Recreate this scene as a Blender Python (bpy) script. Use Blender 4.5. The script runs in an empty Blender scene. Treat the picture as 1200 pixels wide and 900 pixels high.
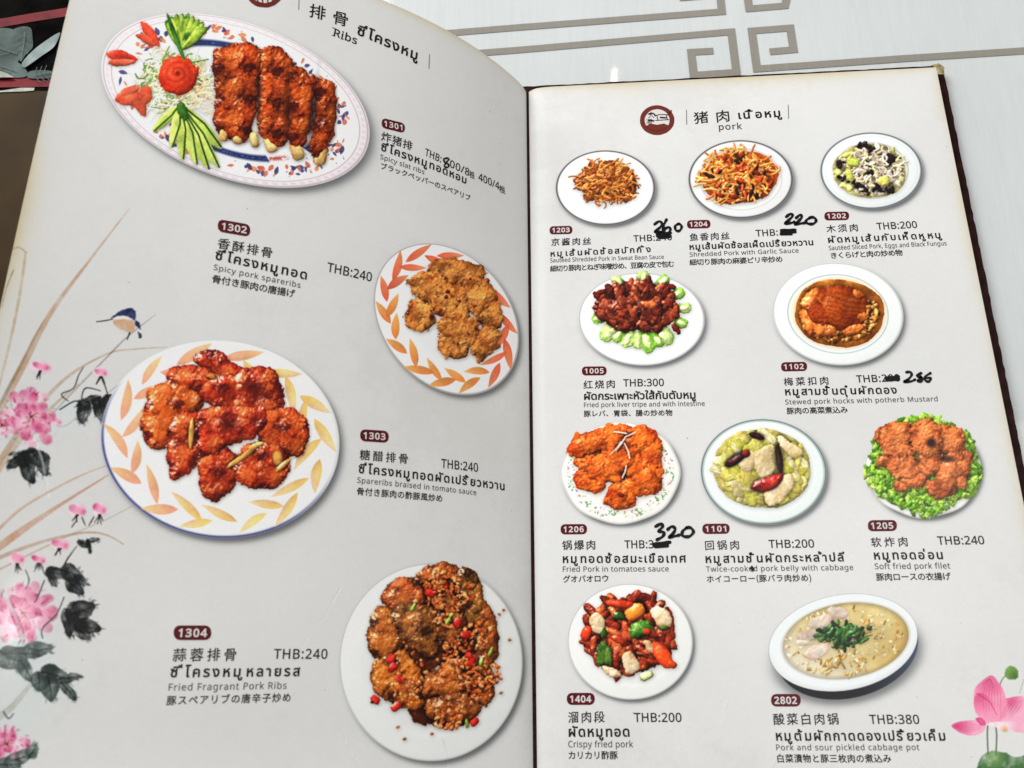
import bpy, math, os, random
import numpy as np
from mathutils import Matrix, Vector, geometry
random.seed(7)
RNG = np.random.default_rng(11)
scene = bpy.context.scene
COL = scene.collection

# ------------------------------------------------------------------ camera, world, lamps, exposure
# World axes: X along the menu's top edge, Y up the page, Z out of the page; origin where the spine meets the top edge.
TABLE_Z = -0.0100
F, PCX, PCY = 1095.0, 600.0, 450.0
CAM = np.array([0.02354888, -0.36506753, 0.4631959])
ROT = np.array([[0.99735323, 0.02919055, 0.06659168],
                [-0.00386181, 0.93584522, -0.35239014],
                [-0.07260596, 0.35120028, 0.93348098]])
cd = bpy.data.cameras.new('camera')
cam = bpy.data.objects.new('camera', cd)
COL.objects.link(cam)
scene.camera = cam
cd.sensor_width = 36.0
cd.lens = 36.0 * F / 1200.0
cd.clip_start, cd.clip_end = 0.01, 50.0
m4 = Matrix([list(ROT[i]) + [CAM[i]] for i in range(3)] + [[0, 0, 0, 1]])
cam.matrix_world = m4

world = bpy.data.worlds.new('World')
scene.world = world
world.use_nodes = True
bg = world.node_tree.nodes['Background']
bg.inputs[0].default_value = (0.88, 0.88, 0.87, 1)
bg.inputs[1].default_value = 0.34


def area(name, loc, target, size, power, color, size_y=None):
    l = bpy.data.lights.new(name, 'AREA')
    l.energy, l.color, l.size = power, color, size
    if size_y:
        l.shape, l.size_y = 'RECTANGLE', size_y
    o = bpy.data.objects.new(name, l)
    COL.objects.link(o)
    o.location = loc
    o.rotation_euler = (Vector(target) - Vector(loc)).to_track_quat('-Z', 'Y').to_euler()
    return o


def mirror(px, py, z, nrm, dist):
    # where a lamp hangs whose mirror image shows at a photo position on a plane at height z
    d = np.array([px - PCX, -(py - PCY), -F]) @ ROT.T
    d /= np.linalg.norm(d)
    nrm = np.array(nrm) / np.linalg.norm(nrm)
    p = CAM + d * ((z - CAM[2]) / d[2])
    r_ = d - 2 * d.dot(nrm) * nrm
    return tuple(p + r_ * dist), tuple(p)


LAMP_A, LAMP_A_T = mirror(720, 90, TABLE_Z, (0, 0, 1), 1.1)
LAMP_B, LAMP_B_T = (2.305, -.315, 1.796), (-.185, -.327, .123)
area('window_light', (-0.75, 0.85, 1.15), (0, -0.15, 0), 1.0, 23.0, (0.985, 0.99, 1.0))
area('ceiling_light', (0.8, -0.1, 1.9), (0.1, -0.2, 0), 0.8, 10.0, (1.0, 0.97, 0.94))
area('bulb_over_cloth', LAMP_A, LAMP_A_T, .010, .020, (1.0, .90, .66), .028)
sl_ = bpy.data.lights.new('glare_spot', 'SPOT')  # added narrow spot, aimed only to put a glare on the left page
sl_.energy, sl_.color, sl_.spot_size, sl_.spot_blend, sl_.shadow_soft_size = 34.0, (1.0, .99, .96), math.radians(4.6), .9, .055
so_ = bpy.data.objects.new('glare_spot', sl_)
COL.objects.link(so_)
so_.location = LAMP_B
so_.rotation_euler = (Vector(LAMP_B_T) - Vector(LAMP_B)).to_track_quat('-Z', 'Y').to_euler()
scene.view_settings.view_transform = 'Standard'
scene.view_settings.look = 'None'
scene.view_settings.exposure = 0.17
cd.dof.use_dof = True
cd.dof.focus_distance = 0.53
cd.dof.aperture_fstop = 14.0
scene.view_settings.gamma = 1.0

# ------------------------------------------------------------------ page surfaces
WR, WL, HP = 0.240, 0.2485, 0.400
TH = [66.00099, -95.3137, 58.05666, -22.50796, 40.42517, -10.87026]
NS, NY = 121, 61


def project(P):
    q = (np.asarray(P) - CAM) @ ROT
    return PCX + F * q[..., 0] / -q[..., 2], PCY - F * q[..., 1] / -q[..., 2]


def _angle(s, Y):
    u = s / WR
    return np.radians(TH[0] + TH[1] * u + TH[2] * u * u + (TH[3] + TH[4] * u) * (Y / -.3) + TH[5] * np.exp(-u / .06))


_sg = np.linspace(0, WL, NS)
_yg = np.linspace(-HP, 0, NY)
_S, _Y = np.meshgrid(_sg, _yg)
_A = _angle(_S, np.clip(_Y, -.37, 0))
_ds = _sg[1] - _sg[0]
LX = -np.concatenate([np.zeros((NY, 1)), np.cumsum((np.cos(_A[:, 1:]) + np.cos(_A[:, :-1])) / 2 * _ds, 1)], 1)
LZ = np.concatenate([np.zeros((NY, 1)), np.cumsum((np.sin(_A[:, 1:]) + np.sin(_A[:, :-1])) / 2 * _ds, 1)], 1)


def _bil(T, s, Y):
    a = np.clip(s / WL * (NS - 1), 0, NS - 1.0001)
    b = np.clip((Y + HP) / HP * (NY - 1), 0, NY - 1.0001)
    i, j = a.astype(int), b.astype(int)
    fa, fb = a - i, b - j
    return (T[j, i] * (1 - fa) + T[j, i + 1] * fa) * (1 - fb) + (T[j + 1, i] * (1 - fa) + T[j + 1, i + 1] * fa) * fb


def surf(side, u, Y, h=0.0):
    """page coordinates (metres from the spine, metres down from the top edge) to a point on the page, h above it"""
    u = np.asarray(u, float)
    Y = np.asarray(Y, float)
    if side == 'R':
        dip = -0.0055 * np.exp(-np.clip(u, 0, 1) / 0.0035)
        return np.stack([u, Y, dip + h + 0 * Y], -1)
    x, z = _bil(LX, u, Y), _bil(LZ, u, Y)
    a = _angle(np.clip(u, 0, WL), np.clip(Y, -.37, 0))
    z = z - 0.0055 * np.exp(-u / 0.0035)
    return np.stack([x + np.sin(a) * h, Y, z + np.cos(a) * h], -1)


def plane_at(px, py, z):
    r = np.stack([np.asarray(px, float) - PCX, -(np.asarray(py, float) - PCY), -F + 0 * np.asarray(px, float)], -1)
    d = r @ ROT.T
    t = (z - CAM[2]) / d[..., 2]
    return CAM + d * t[..., None]


def inv(side, px, py):
    px = np.asarray(px, float)
    py = np.asarray(py, float)
    if side == 'R':
        p = plane_at(px, py, 0.0)
        return p[..., 0], p[..., 1]
    s = np.full(px.shape, .12)
    Y = np.full(px.shape, -.15)
    e = 2e-4
    for _ in range(14):
        x0, y0 = project(surf('L', s, Y))
        xs, ys = project(surf('L', s + e, Y))
        xy, yy = project(surf('L', s, Y + e))
        a, b, c, d = (xs - x0) / e, (xy - x0) / e, (ys - y0) / e, (yy - y0) / e
        det = a * d - b * c
        ex, ey = px - x0, py - y0
        s = s + np.clip((d * ex - b * ey) / det, -.05, .05)
        Y = Y + np.clip((-c * ex + a * ey) / det, -.05, .05)
        s = np.clip(s, .0005, WL - 2e-4)
        Y = np.clip(Y, -HP + 1e-3, 1e-3)
    return s, Y


# ------------------------------------------------------------------ small painting kit (the menu's flat print)
def tile(beta, seed, n=512):
    r = np.random.default_rng(seed)
    fx = np.fft.fftfreq(n)[:, None]
    fy = np.fft.rfftfreq(n)[None, :]
    f = np.sqrt(fx * fx + fy * fy)
    f[0, 0] = 1
    t = np.fft.irfft2(np.fft.rfft2(r.standard_normal((n, n))) / f ** (beta / 2), (n, n))
    t -= t.mean()
    return (t / t.std() / 2).clip(-1.2, 1.2).astype(np.float32)


T_FINE, T_MID, T_SMOOTH, T_BUMP = tile(1.2, 1), tile(2.4, 2), tile(3.6, 3), tile(3.1, 4)


def noise(T, X, Y, f, off=None):
    """f = tile cells per photo pixel"""
    if off is None:
        off = RNG.integers(0, 512, 2)
    a, b = X * f + off[0], Y * f + off[1]
    i, j = np.floor(a).astype(np.int32), np.floor(b).astype(np.int32)
    fa, fb = a - i, b - j
    i0, j0, i1, j1 = i % 512, j % 512, (i + 1) % 512, (j + 1) % 512
    return (T[j0, i0] * (1 - fa) + T[j0, i1] * fa) * (1 - fb) + (T[j1, i0] * (1 - fa) + T[j1, i1] * fa) * fb


def blur(a, s):
    if s <= 0:
        return a
    n0, n1 = a.shape
    p = int(3 * s) + 1
    b = np.pad(a, p, mode='edge')
    fx = np.fft.fftfreq(b.shape[0])[:, None]
    fy = np.fft.rfftfreq(b.shape[1])[None, :]
    g = np.exp(-2 * (math.pi * s) ** 2 * (fx * fx + fy * fy))
    return np.fft.irfft2(np.fft.rfft2(b) * g, b.shape)[p:p + n0, p:p + n1].astype(np.float32)


def rgb(*c):
    return np.array(c, np.float32) / 255.0


def seg_dist(X, Y, pts, ws=None):
    """distance to a polyline and the half-width there"""
    best = np.full(X.shape, 1e9, np.float32)
    hw = np.zeros(X.shape, np.float32)
    n = len(pts)
    for i in range(n - 1):
        (x0, y0), (x1, y1) = pts[i], pts[i + 1]
        dx, dy = x1 - x0, y1 - y0
        L = dx * dx + dy * dy + 1e-9
        t = np.clip(((X - x0) * dx + (Y - y0) * dy) / L, 0, 1)
        d = np.hypot(X - x0 - t * dx, Y - y0 - t * dy)
        w = (ws[i] * (1 - t) + ws[i + 1] * t) if ws is not None else 0
        m = (d - w) < (best - hw)
        best = np.where(m, d, best)
        hw = np.where(m, w, hw)
    return best, hw


def poly_sd(X, Y, pts):
    """signed distance (negative inside) to a polygon"""
    d = np.full(X.shape, 1e9, np.float32)
    ins = np.zeros(X.shape, bool)
    n = len(pts)
    for i in range(n):
        (x0, y0), (x1, y1) = pts[i], pts[(i + 1) % n]
        dx, dy = x1 - x0, y1 - y0
        t = np.clip(((X - x0) * dx + (Y - y0) * dy) / (dx * dx + dy * dy + 1e-9), 0, 1)
        d = np.minimum(d, np.hypot(X - x0 - t * dx, Y - y0 - t * dy))
        c = ((y0 > Y) != (y1 > Y)) & (X < (x1 - x0) * (Y - y0) / (y1 - y0 + 1e-12) + x0)
        ins ^= c
    return np.where(ins, -d, d)


def smooth_pts(pts, closed=False, n=6):
    P = [np.array(p, float) for p in pts]
    m = len(P)
    out = []
    for i in range(m if closed else m - 1):
        if closed:
            a, b, c, d = P[(i - 1) % m], P[i], P[(i + 1) % m], P[(i + 2) % m]
        else:
            a, b, c, d = P[max(i - 1, 0)], P[i], P[i + 1], P[min(i + 2, m - 1)]
        for k in range(n):
            t = k / n
            out.append(.5 * ((2 * b) + (c - a) * t + (2 * a - 5 * b + 4 * c - d) * t * t + (3 * b - a - 3 * c + d) * t ** 3))
    if not closed:
        out.append(P[-1])
    return [tuple(p) for p in out]


K = 2.6
RELIEF = .62


class Dish:
    """a printed picture of a dish, painted in its own patch: plate, decoration, heaped pieces of food"""

    def __init__(s, cx, cy, ra, rb, ang=0, pad=4, extra=0):
        s.cx, s.cy, s.ra, s.rb, s.ang = cx, cy, ra, rb, math.radians(ang)
        R = max(ra, rb) + pad + extra
        s.x0, s.y0 = cx - R, cy - R
        n = int(2 * R * K)
        g = (np.arange(n, dtype=np.float32) + .5) / K
        s.X, s.Y = np.meshgrid(s.x0 + g, s.y0 + g)
        s.n = n
        s.rgb = np.ones((n, n, 3), np.float32)
        s.a = np.zeros((n, n), np.float32)
        s.reset()
        s.U, s.V, s.r = s.local(cx, cy, ra, rb, s.ang)
        s.masks = []

    def local(s, cx, cy, a, b, ang):
        dx, dy = s.X - cx, s.Y - cy
        c, n = math.cos(ang), math.sin(ang)
        u, v = (dx * c + dy * n) / a, (-dx * n + dy * c) / b
        return u, v, np.hypot(u, v)

    def reset(s):
        s.H = np.full((s.n, s.n), -1e3, np.float32)
        s.C = np.zeros((s.n, s.n, 3), np.float32)
        s.G = np.zeros((s.n, s.n), np.float32)
        s.NX = np.zeros((s.n, s.n), np.float32)
        s.NY = np.zeros((s.n, s.n), np.float32)

    def over(s, m, col):
        m = np.clip(m, 0, 1)[..., None]
        s.rgb = s.rgb * (1 - m) + np.asarray(col, np.float32) * m

    # ---- plate
    def plate(s, col=(244, 245, 243), rim=None, rim_w=1.2, well=.68, well_k=.05, oct_=0, line=None, edge_dark=.10, rimdir=False):
        r = s.r
        if oct_:
            ph = np.arctan2(s.V, s.U)
            r = r / (1 + oct_ * np.cos(8 * ph) * .5)
        s.rp = r
        px = s.ra
        sd = (r - 1) * min(s.ra, s.rb)
        s.a = np.maximum(s.a, np.clip(.5 - sd * 1.6, 0, 1))
        base = np.ones_like(s.rgb) * rgb(*col)
        lit = -(s.U * .5 + s.V * .6)                       # printed studio photo: soft shading across the dish
        base *= (1 - .045 * lit * np.clip(r, 0, 1) * -1)[..., None]
        well_m = np.exp(-((r - well) / .035) ** 2) * (s.U * .6 + s.V * .7) * well_k
        base *= (1 + well_m)[..., None]
        base *= (1 - .05 * (r < well) * np.clip((well - r) * 5, 0, 1))[..., None]
        base *= (1 - edge_dark * np.clip((r - .93) / .07, 0, 1) ** 2 * np.clip(.5 + s.U * .5 + s.V * .5, 0, 1))[..., None]
        s.rgb = base
        if rim is not None:
            w = rim_w / min(s.ra, s.rb)
            s.over(np.exp(-((r - 1 + w) / w) ** 2) * (np.clip(.25 + 1.1 * s.V - .5 * s.U, .05, .95) if rimdir else .85), rgb(*rim))
        if line is not None:
            for rr, c, w, al in line:
                s.over(np.exp(-((r - rr) / (w / min(s.ra, s.rb))) ** 2) * al, rgb(*c))

    def leaf(s, x, y, L, w, ang, col, col2=None, al=.92, bend=0.0, shade=True):
        c, n = math.cos(ang), math.sin(ang)
        sl = s.win(x, y, L + 3)
        dx, dy = s.X[sl] - x, s.Y[sl] - y
        u, v = (dx * c + dy * n) / L, (-dx * n + dy * c)
        v = v - bend * L * (1 - u * u)
        hw = w * np.clip(1 - np.abs(u) ** 2.1, 0, 1) * (1 - .25 * u)
        m = np.clip((hw - np.abs(v)) * 1.6, 0, 1) * (np.abs(u) < 1) * al
        cc = rgb(*col)
        if col2 is not None:
            k = np.clip(.5 + .5 * u + .35 * v / w, 0, 1)[..., None]
            cc = rgb(*col) * (1 - k) + rgb(*col2) * k
        else:
            cc = np.ones(m.shape + (3,), np.float32) * cc
        if shade:
            cc = cc * (1 - .07 * (v / w > .25) + .05 * (v / w < -.2) + .1 * noise(T_MID, s.X[sl], s.Y[sl], 2))[..., None]
        m = m[..., None]
        s.rgb[sl] = s.rgb[sl] * (1 - m) + np.clip(cc, 0, 1) * m

    def win(s, x, y, R):
        i0, i1 = int((x - R - s.x0) * K), int((x + R - s.x0) * K) + 2
        j0, j1 = int((y - R - s.y0) * K), int((y + R - s.y0) * K) + 2
        return (slice(max(j0, 0), max(min(j1, s.n), 1)), slice(max(i0, 0), max(min(i1, s.n), 1)))

    def ring_leaves(s, frac, n, L, w, cols, tilt=.45, jitter=.12, phase=0., squash=1.):
        for k in range(n):
            t = 2 * math.pi * (k + random.uniform(-jitter, jitter)) / n + phase
            for q, (f2, tl) in enumerate(((frac[0], tilt), (frac[1], -tilt))):
                tt = t + q * math.pi / n
                u, v = f2 * math.cos(tt), f2 * math.sin(tt)
                c, sn = math.cos(s.ang), math.sin(s.ang)
                x = s.cx + u * s.ra * c - v * s.rb * sn
                y = s.cy + u * s.ra * sn + v * s.rb * c
                tx, ty = -math.sin(tt) * s.ra, math.cos(tt) * s.rb
                a = math.atan2(tx * sn + ty * c, tx * c - ty * sn)
                c1, c2 = cols(tt)
                s.leaf(x, y, L * random.uniform(.85, 1.12), w * random.uniform(.85, 1.1), a + tl + random.uniform(-.12, .12), c1, c2, bend=random.uniform(-.1, .16))

    def dots(s, n, fr, cols, r0=1.0, r1=2.2, al=.8, seedang=None):
        for _ in range(n):
            t = random.uniform(0, 2 * math.pi) if seedang is None else random.choice(seedang) + random.gauss(0, .12)
            f2 = random.uniform(*fr)
            c, sn = math.cos(s.ang), math.sin(s.ang)
            u, v = f2 * math.cos(t) * s.ra, f2 * math.sin(t) * s.rb
            s.leaf(s.cx + u * c - v * sn, s.cy + u * sn + v * c, random.uniform(r0, r1) * 1.3, random.uniform(r0, r1) * .7,
                   random.uniform(0, 6.3), random.choice(cols), al=al, shade=False)

    # ---- food
    def blob(s, x, y, a, b, ang=0, h=None, z=0, col=(180, 90, 40), var=.16, bump=.0, bf=1.2, p=2.2, rough=.12, gloss=.25, brown=.3, bcol=(70, 25, 10), flat=1., streak=0):
        h = h if h is not None else .7 * min(a, b)
        R = max(a, b) * 1.35 + 1
        sl = s.win(x, y, R)
        Xw, Yw = s.X[sl], s.Y[sl]
        if Xw.size == 0:
            return
        ang = math.radians(ang)
        dx, dy = Xw - x, Yw - y
        c, n = math.cos(ang), math.sin(ang)
        u, v = (dx * c + dy * n) / a, (-dx * n + dy * c) / b
        lw = 512 / (2.6 * max(a, b))          # outline wavelengths about the size of the piece
        u2 = u + rough * (1.05 * noise(T_BUMP, Xw, Yw, lw) + .22 * noise(T_MID, Xw, Yw, 4))
        v2 = v + rough * (1.05 * noise(T_BUMP, Xw, Yw, lw) + .22 * noise(T_MID, Xw, Yw, 4))
        r = (np.abs(u2) ** p + np.abs(v2) ** p) ** (1 / p)
        ins = r < 1
        nz = noise(T_BUMP, Xw, Yw, 12 * bf)
        nc = noise(T_BUMP, Xw, Yw, 15)
        nf = noise(T_FINE, Xw, Yw, 1.6)
        hh = z + h * np.power(np.clip(1 - r ** 2.6, 0, 1), .62 * flat) + bump * nz
        m = ins & (hh > s.H[sl])
        c0 = rgb(*col) * (1 + random.uniform(-.08, .08))
        cc = c0 * (1 + var * nz + var * .45 * nf)[..., None]
        lt = np.clip((nc - .1) * 3.2 * var, 0, .6)[..., None]
        cc = cc * (1 - lt) + np.minimum(c0 * 1.3 + .05, 1) * lt
        if streak:
            cc = cc * (1 + streak * np.sin(v * b * 1.1 + 5 * nz))[..., None]
        k = (brown * np.clip(r, 0, 1) ** 4 + brown * 1.5 * np.clip(-nc - .12, 0, 1) + brown * .5 * np.clip(nf - .55, 0, 1))[..., None]
        k = np.clip(k, 0, .92)
        cc = cc * (1 - k) + rgb(*bcol) * k
        s.H[sl] = np.where(m, hh, s.H[sl])
        s.C[sl] = np.where(m[..., None], cc, s.C[sl])
        s.G[sl] = np.where(m, gloss, s.G[sl])
        if min(hh.shape) > 2:
            gy, gx = np.gradient(hh * K)
            s.NX[sl] = np.where(m, gx, s.NX[sl])
            s.NY[sl] = np.where(m, gy, s.NY[sl])

    def chunk(s, pts, h=8, z=0, edge=4., col=(180, 70, 25), bcol=(80, 18, 8), lite=(230, 130, 60), var=.25, bump=1.5, bf=.5, gloss=.7, tilt=(0, 0), wob=1.6, dark=1.2, glow=.9, grow=1.0):
        P = smooth_pts(pts, True, 3)
        A = np.array(P)
        c = (A.max(0) + A.min(0)) / 2
        sl = s.win(c[0], c[1], (A.max(0) - A.min(0)).max() / 2 + 4)
        Xw, Yw = s.X[sl], s.Y[sl]
        if Xw.size == 0:
            return
        wx = wob * (1.3 * noise(T_BUMP, Xw, Yw, 26) + .5 * noise(T_MID, Xw, Yw, 5))
        wy = wob * (1.3 * noise(T_BUMP, Xw, Yw, 26) + .5 * noise(T_MID, Xw, Yw, 5))
        sd = grow - poly_sd(Xw + wx, Yw + wy, P)
        nz, nc, nf = noise(T_BUMP, Xw, Yw, 12 * bf), noise(T_BUMP, Xw, Yw, 14), noise(T_FINE, Xw, Yw, 1.6)
        hh = z + h * (1 - np.exp(-np.clip(sd, 0, 99) / edge)) + bump * nz + tilt[0] * (Xw - c[0]) + tilt[1] * (Yw - c[1])
        m = (sd > 0) & (hh > s.H[sl])
        cc = rgb(*col) * (1 + random.uniform(-.07, .07)) * (1 + var * nz + .10 * nf)[..., None]
        lt = np.clip((nc - .12) * 2.0 * glow, 0, .85)[..., None] * np.clip(sd / 3, 0, 1)[..., None]
        cc = cc * (1 - lt) + rgb(*lite) * lt
        k = np.clip(np.exp(-np.clip(sd, 0, 99) / 2.2) * .55 + dark * np.clip(-nc - .16, 0, 1), 0, .9)[..., None]
        cc = cc * (1 - k) + rgb(*bcol) * k
        s.H[sl] = np.where(m, hh, s.H[sl])
        s.C[sl] = np.where(m[..., None], cc, s.C[sl])
        s.G[sl] = np.where(m, gloss, s.G[sl])
        gy, gx = np.gradient(hh * K)
        s.NX[sl] = np.where(m, gx, s.NX[sl])
        s.NY[sl] = np.where(m, gy, s.NY[sl])

    def strand(s, pts, w, z, col, gloss=.2, var=.1, h=None):
        P = np.array(pts)
        cx, cy = (P[:, 0].min() + P[:, 0].max()) / 2, (P[:, 1].min() + P[:, 1].max()) / 2
        R = max(np.ptp(P[:, 0]), np.ptp(P[:, 1])) / 2 + w + 1
        sl = s.win(cx, cy, R)
        Xw, Yw = s.X[sl], s.Y[sl]
        if Xw.size == 0:
            return
        d, _ = seg_dist(Xw, Yw, pts)
        d = d / w
        hh = z + (h or w) * np.sqrt(np.clip(1 - d * d, 0, 1))
        m = (d < 1) & (hh > s.H[sl])
        cc = rgb(*col) * (1 + random.uniform(-.12, .12)) * (1 + var * noise(T_MID, Xw, Yw, 3))[..., None]
        s.H[sl] = np.where(m, hh, s.H[sl])
        s.C[sl] = np.where(m[..., None], cc, s.C[sl])
        s.G[sl] = np.where(m, gloss, s.G[sl])
        if min(hh.shape) > 2:
            gy, gx = np.gradient(hh * K)
            s.NX[sl] = np.where(m, gx, s.NX[sl])
            s.NY[sl] = np.where(m, gy, s.NY[sl])

    def noodles(s, n, cx, cy, a, b, w, cols, ln=14, curl=.5, z=0, dome=8, gloss=.25):
        for _ in range(n):
            t, q = random.uniform(0, 6.283), math.sqrt(random.random())
            x, y = cx + a * q * math.cos(t), cy + b * q * math.sin(t)
            d = random.uniform(0, 6.283)
            k = random.uniform(-curl, curl)
            pts = []
            for i in range(6):
                pts.append((x, y))
                st = ln / 5 * random.uniform(.7, 1.2)
                x += math.cos(d) * st
                y += math.sin(d) * st * .75
                d += k + random.gauss(0, .18)
            s.strand(pts, w * random.uniform(.75, 1.2), z + dome * (1 - q * q) + random.uniform(0, 4), random.choice(cols), gloss)

    def crumbs(s, n, cx, cy, a, b, r, cols, dome=10, z=2, gloss=.3, bias=None, rough=.3):
        for _ in range(n):
            t, q = random.uniform(0, 6.283), math.sqrt(random.random())
            x, y = cx + a * q * math.cos(t), cy + b * q * math.sin(t)
            rr = random.uniform(*r)
            sl = s.win(x, y, 1)
            hb = s.H[sl]
            hb = float(hb.max()) if hb.size else 0
            zz = max(hb, z if hb < -100 else hb) if hb > -100 else z
            s.blob(x, y, rr * random.uniform(.8, 1.5), rr * random.uniform(.6, 1), random.uniform(0, 180), h=rr * .8, z=zz, col=random.choice(cols), var=.12, rough=rough, gloss=gloss, brown=.12)

    def cook(s, ao=.11, gain=1.05, soft=2.2, shadow=.55, amb=.42, spec=1., contrast=1., lx=-.45, ly=-.6, rel=1.):
        """shade the heap as the food photographer lit it and lay it on the plate; remembers its mask"""
        M = (s.H > -100)
        Hf = np.where(M, s.H, 0).astype(np.float32)
        gx = blur(np.clip(s.NX, -1.6, 1.6) * rel * RELIEF, 1.0)
        gy = blur(np.clip(s.NY, -1.6, 1.6) * rel * RELIEF, 1.0)
        nz = 1 / np.sqrt(1 + gx * gx + gy * gy)
        nx, ny = -gx * nz, -gy * nz
        l = np.array([lx, ly, .66])
        l /= np.linalg.norm(l)
        lam = np.clip(nx * l[0] + ny * l[1] + nz * l[2], 0, 1)
        occ = np.clip(blur(Hf, 2.0 * K) - Hf - .4, 0, 40) * M + .6 * np.clip(blur(Hf, 5.0 * K) - Hf - .6, 0, 40)
        AO = np.exp(-occ * ao * 1.2)
        hv = l + np.array([0, 0, 1])
        hv /= np.linalg.norm(hv)
        sp = np.clip(nx * hv[0] + ny * hv[1] + nz * hv[2], 0, 1) ** 20 * s.G * spec
        sp = sp * (.16 + np.clip((noise(T_BUMP, s.X, s.Y, 20) - .2) * 2.6, 0, 1.3) * .62)
        out = s.C * ((amb + (1.12 - amb) * lam) * AO * gain)[..., None]
        out = np.clip(out, 0, 1.2) ** contrast + sp[..., None] * np.array([1, .96, .9])
        Mf = M.astype(np.float32)
        sh = blur(np.roll(np.roll(Mf, int(1.3 * K), 0), int(.9 * K), 1), soft * K) * shadow
        s.rgb = s.rgb * (1 - sh * .8)[..., None] * (1 - sh[..., None] * .25 * np.array([0, .25, .5]))
        Mb = np.clip(blur(Mf, .5) * 1.2 - .1, 0, 1)[..., None]
        out = np.clip(out, 0, 1)
        ob = np.stack([blur(out[..., q] * Mf, 1.1) for q in range(3)], -1) / np.maximum(blur(Mf, 1.1), .05)[..., None]
        wide = np.stack([blur(out[..., q] * Mf, 5.) for q in range(3)], -1) / np.maximum(blur(Mf, 5.), .05)[..., None]
        out = ob + .24 * (ob - wide)
        out = np.clip(out + .10 * (out - .45), 0, 1)      # the printer's sharpening
        s.rgb = s.rgb * (1 - Mb) + out * Mb
        s.a = np.maximum(s.a, Mb[..., 0])
        s.masks.append(M)
        s.reset()


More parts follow.
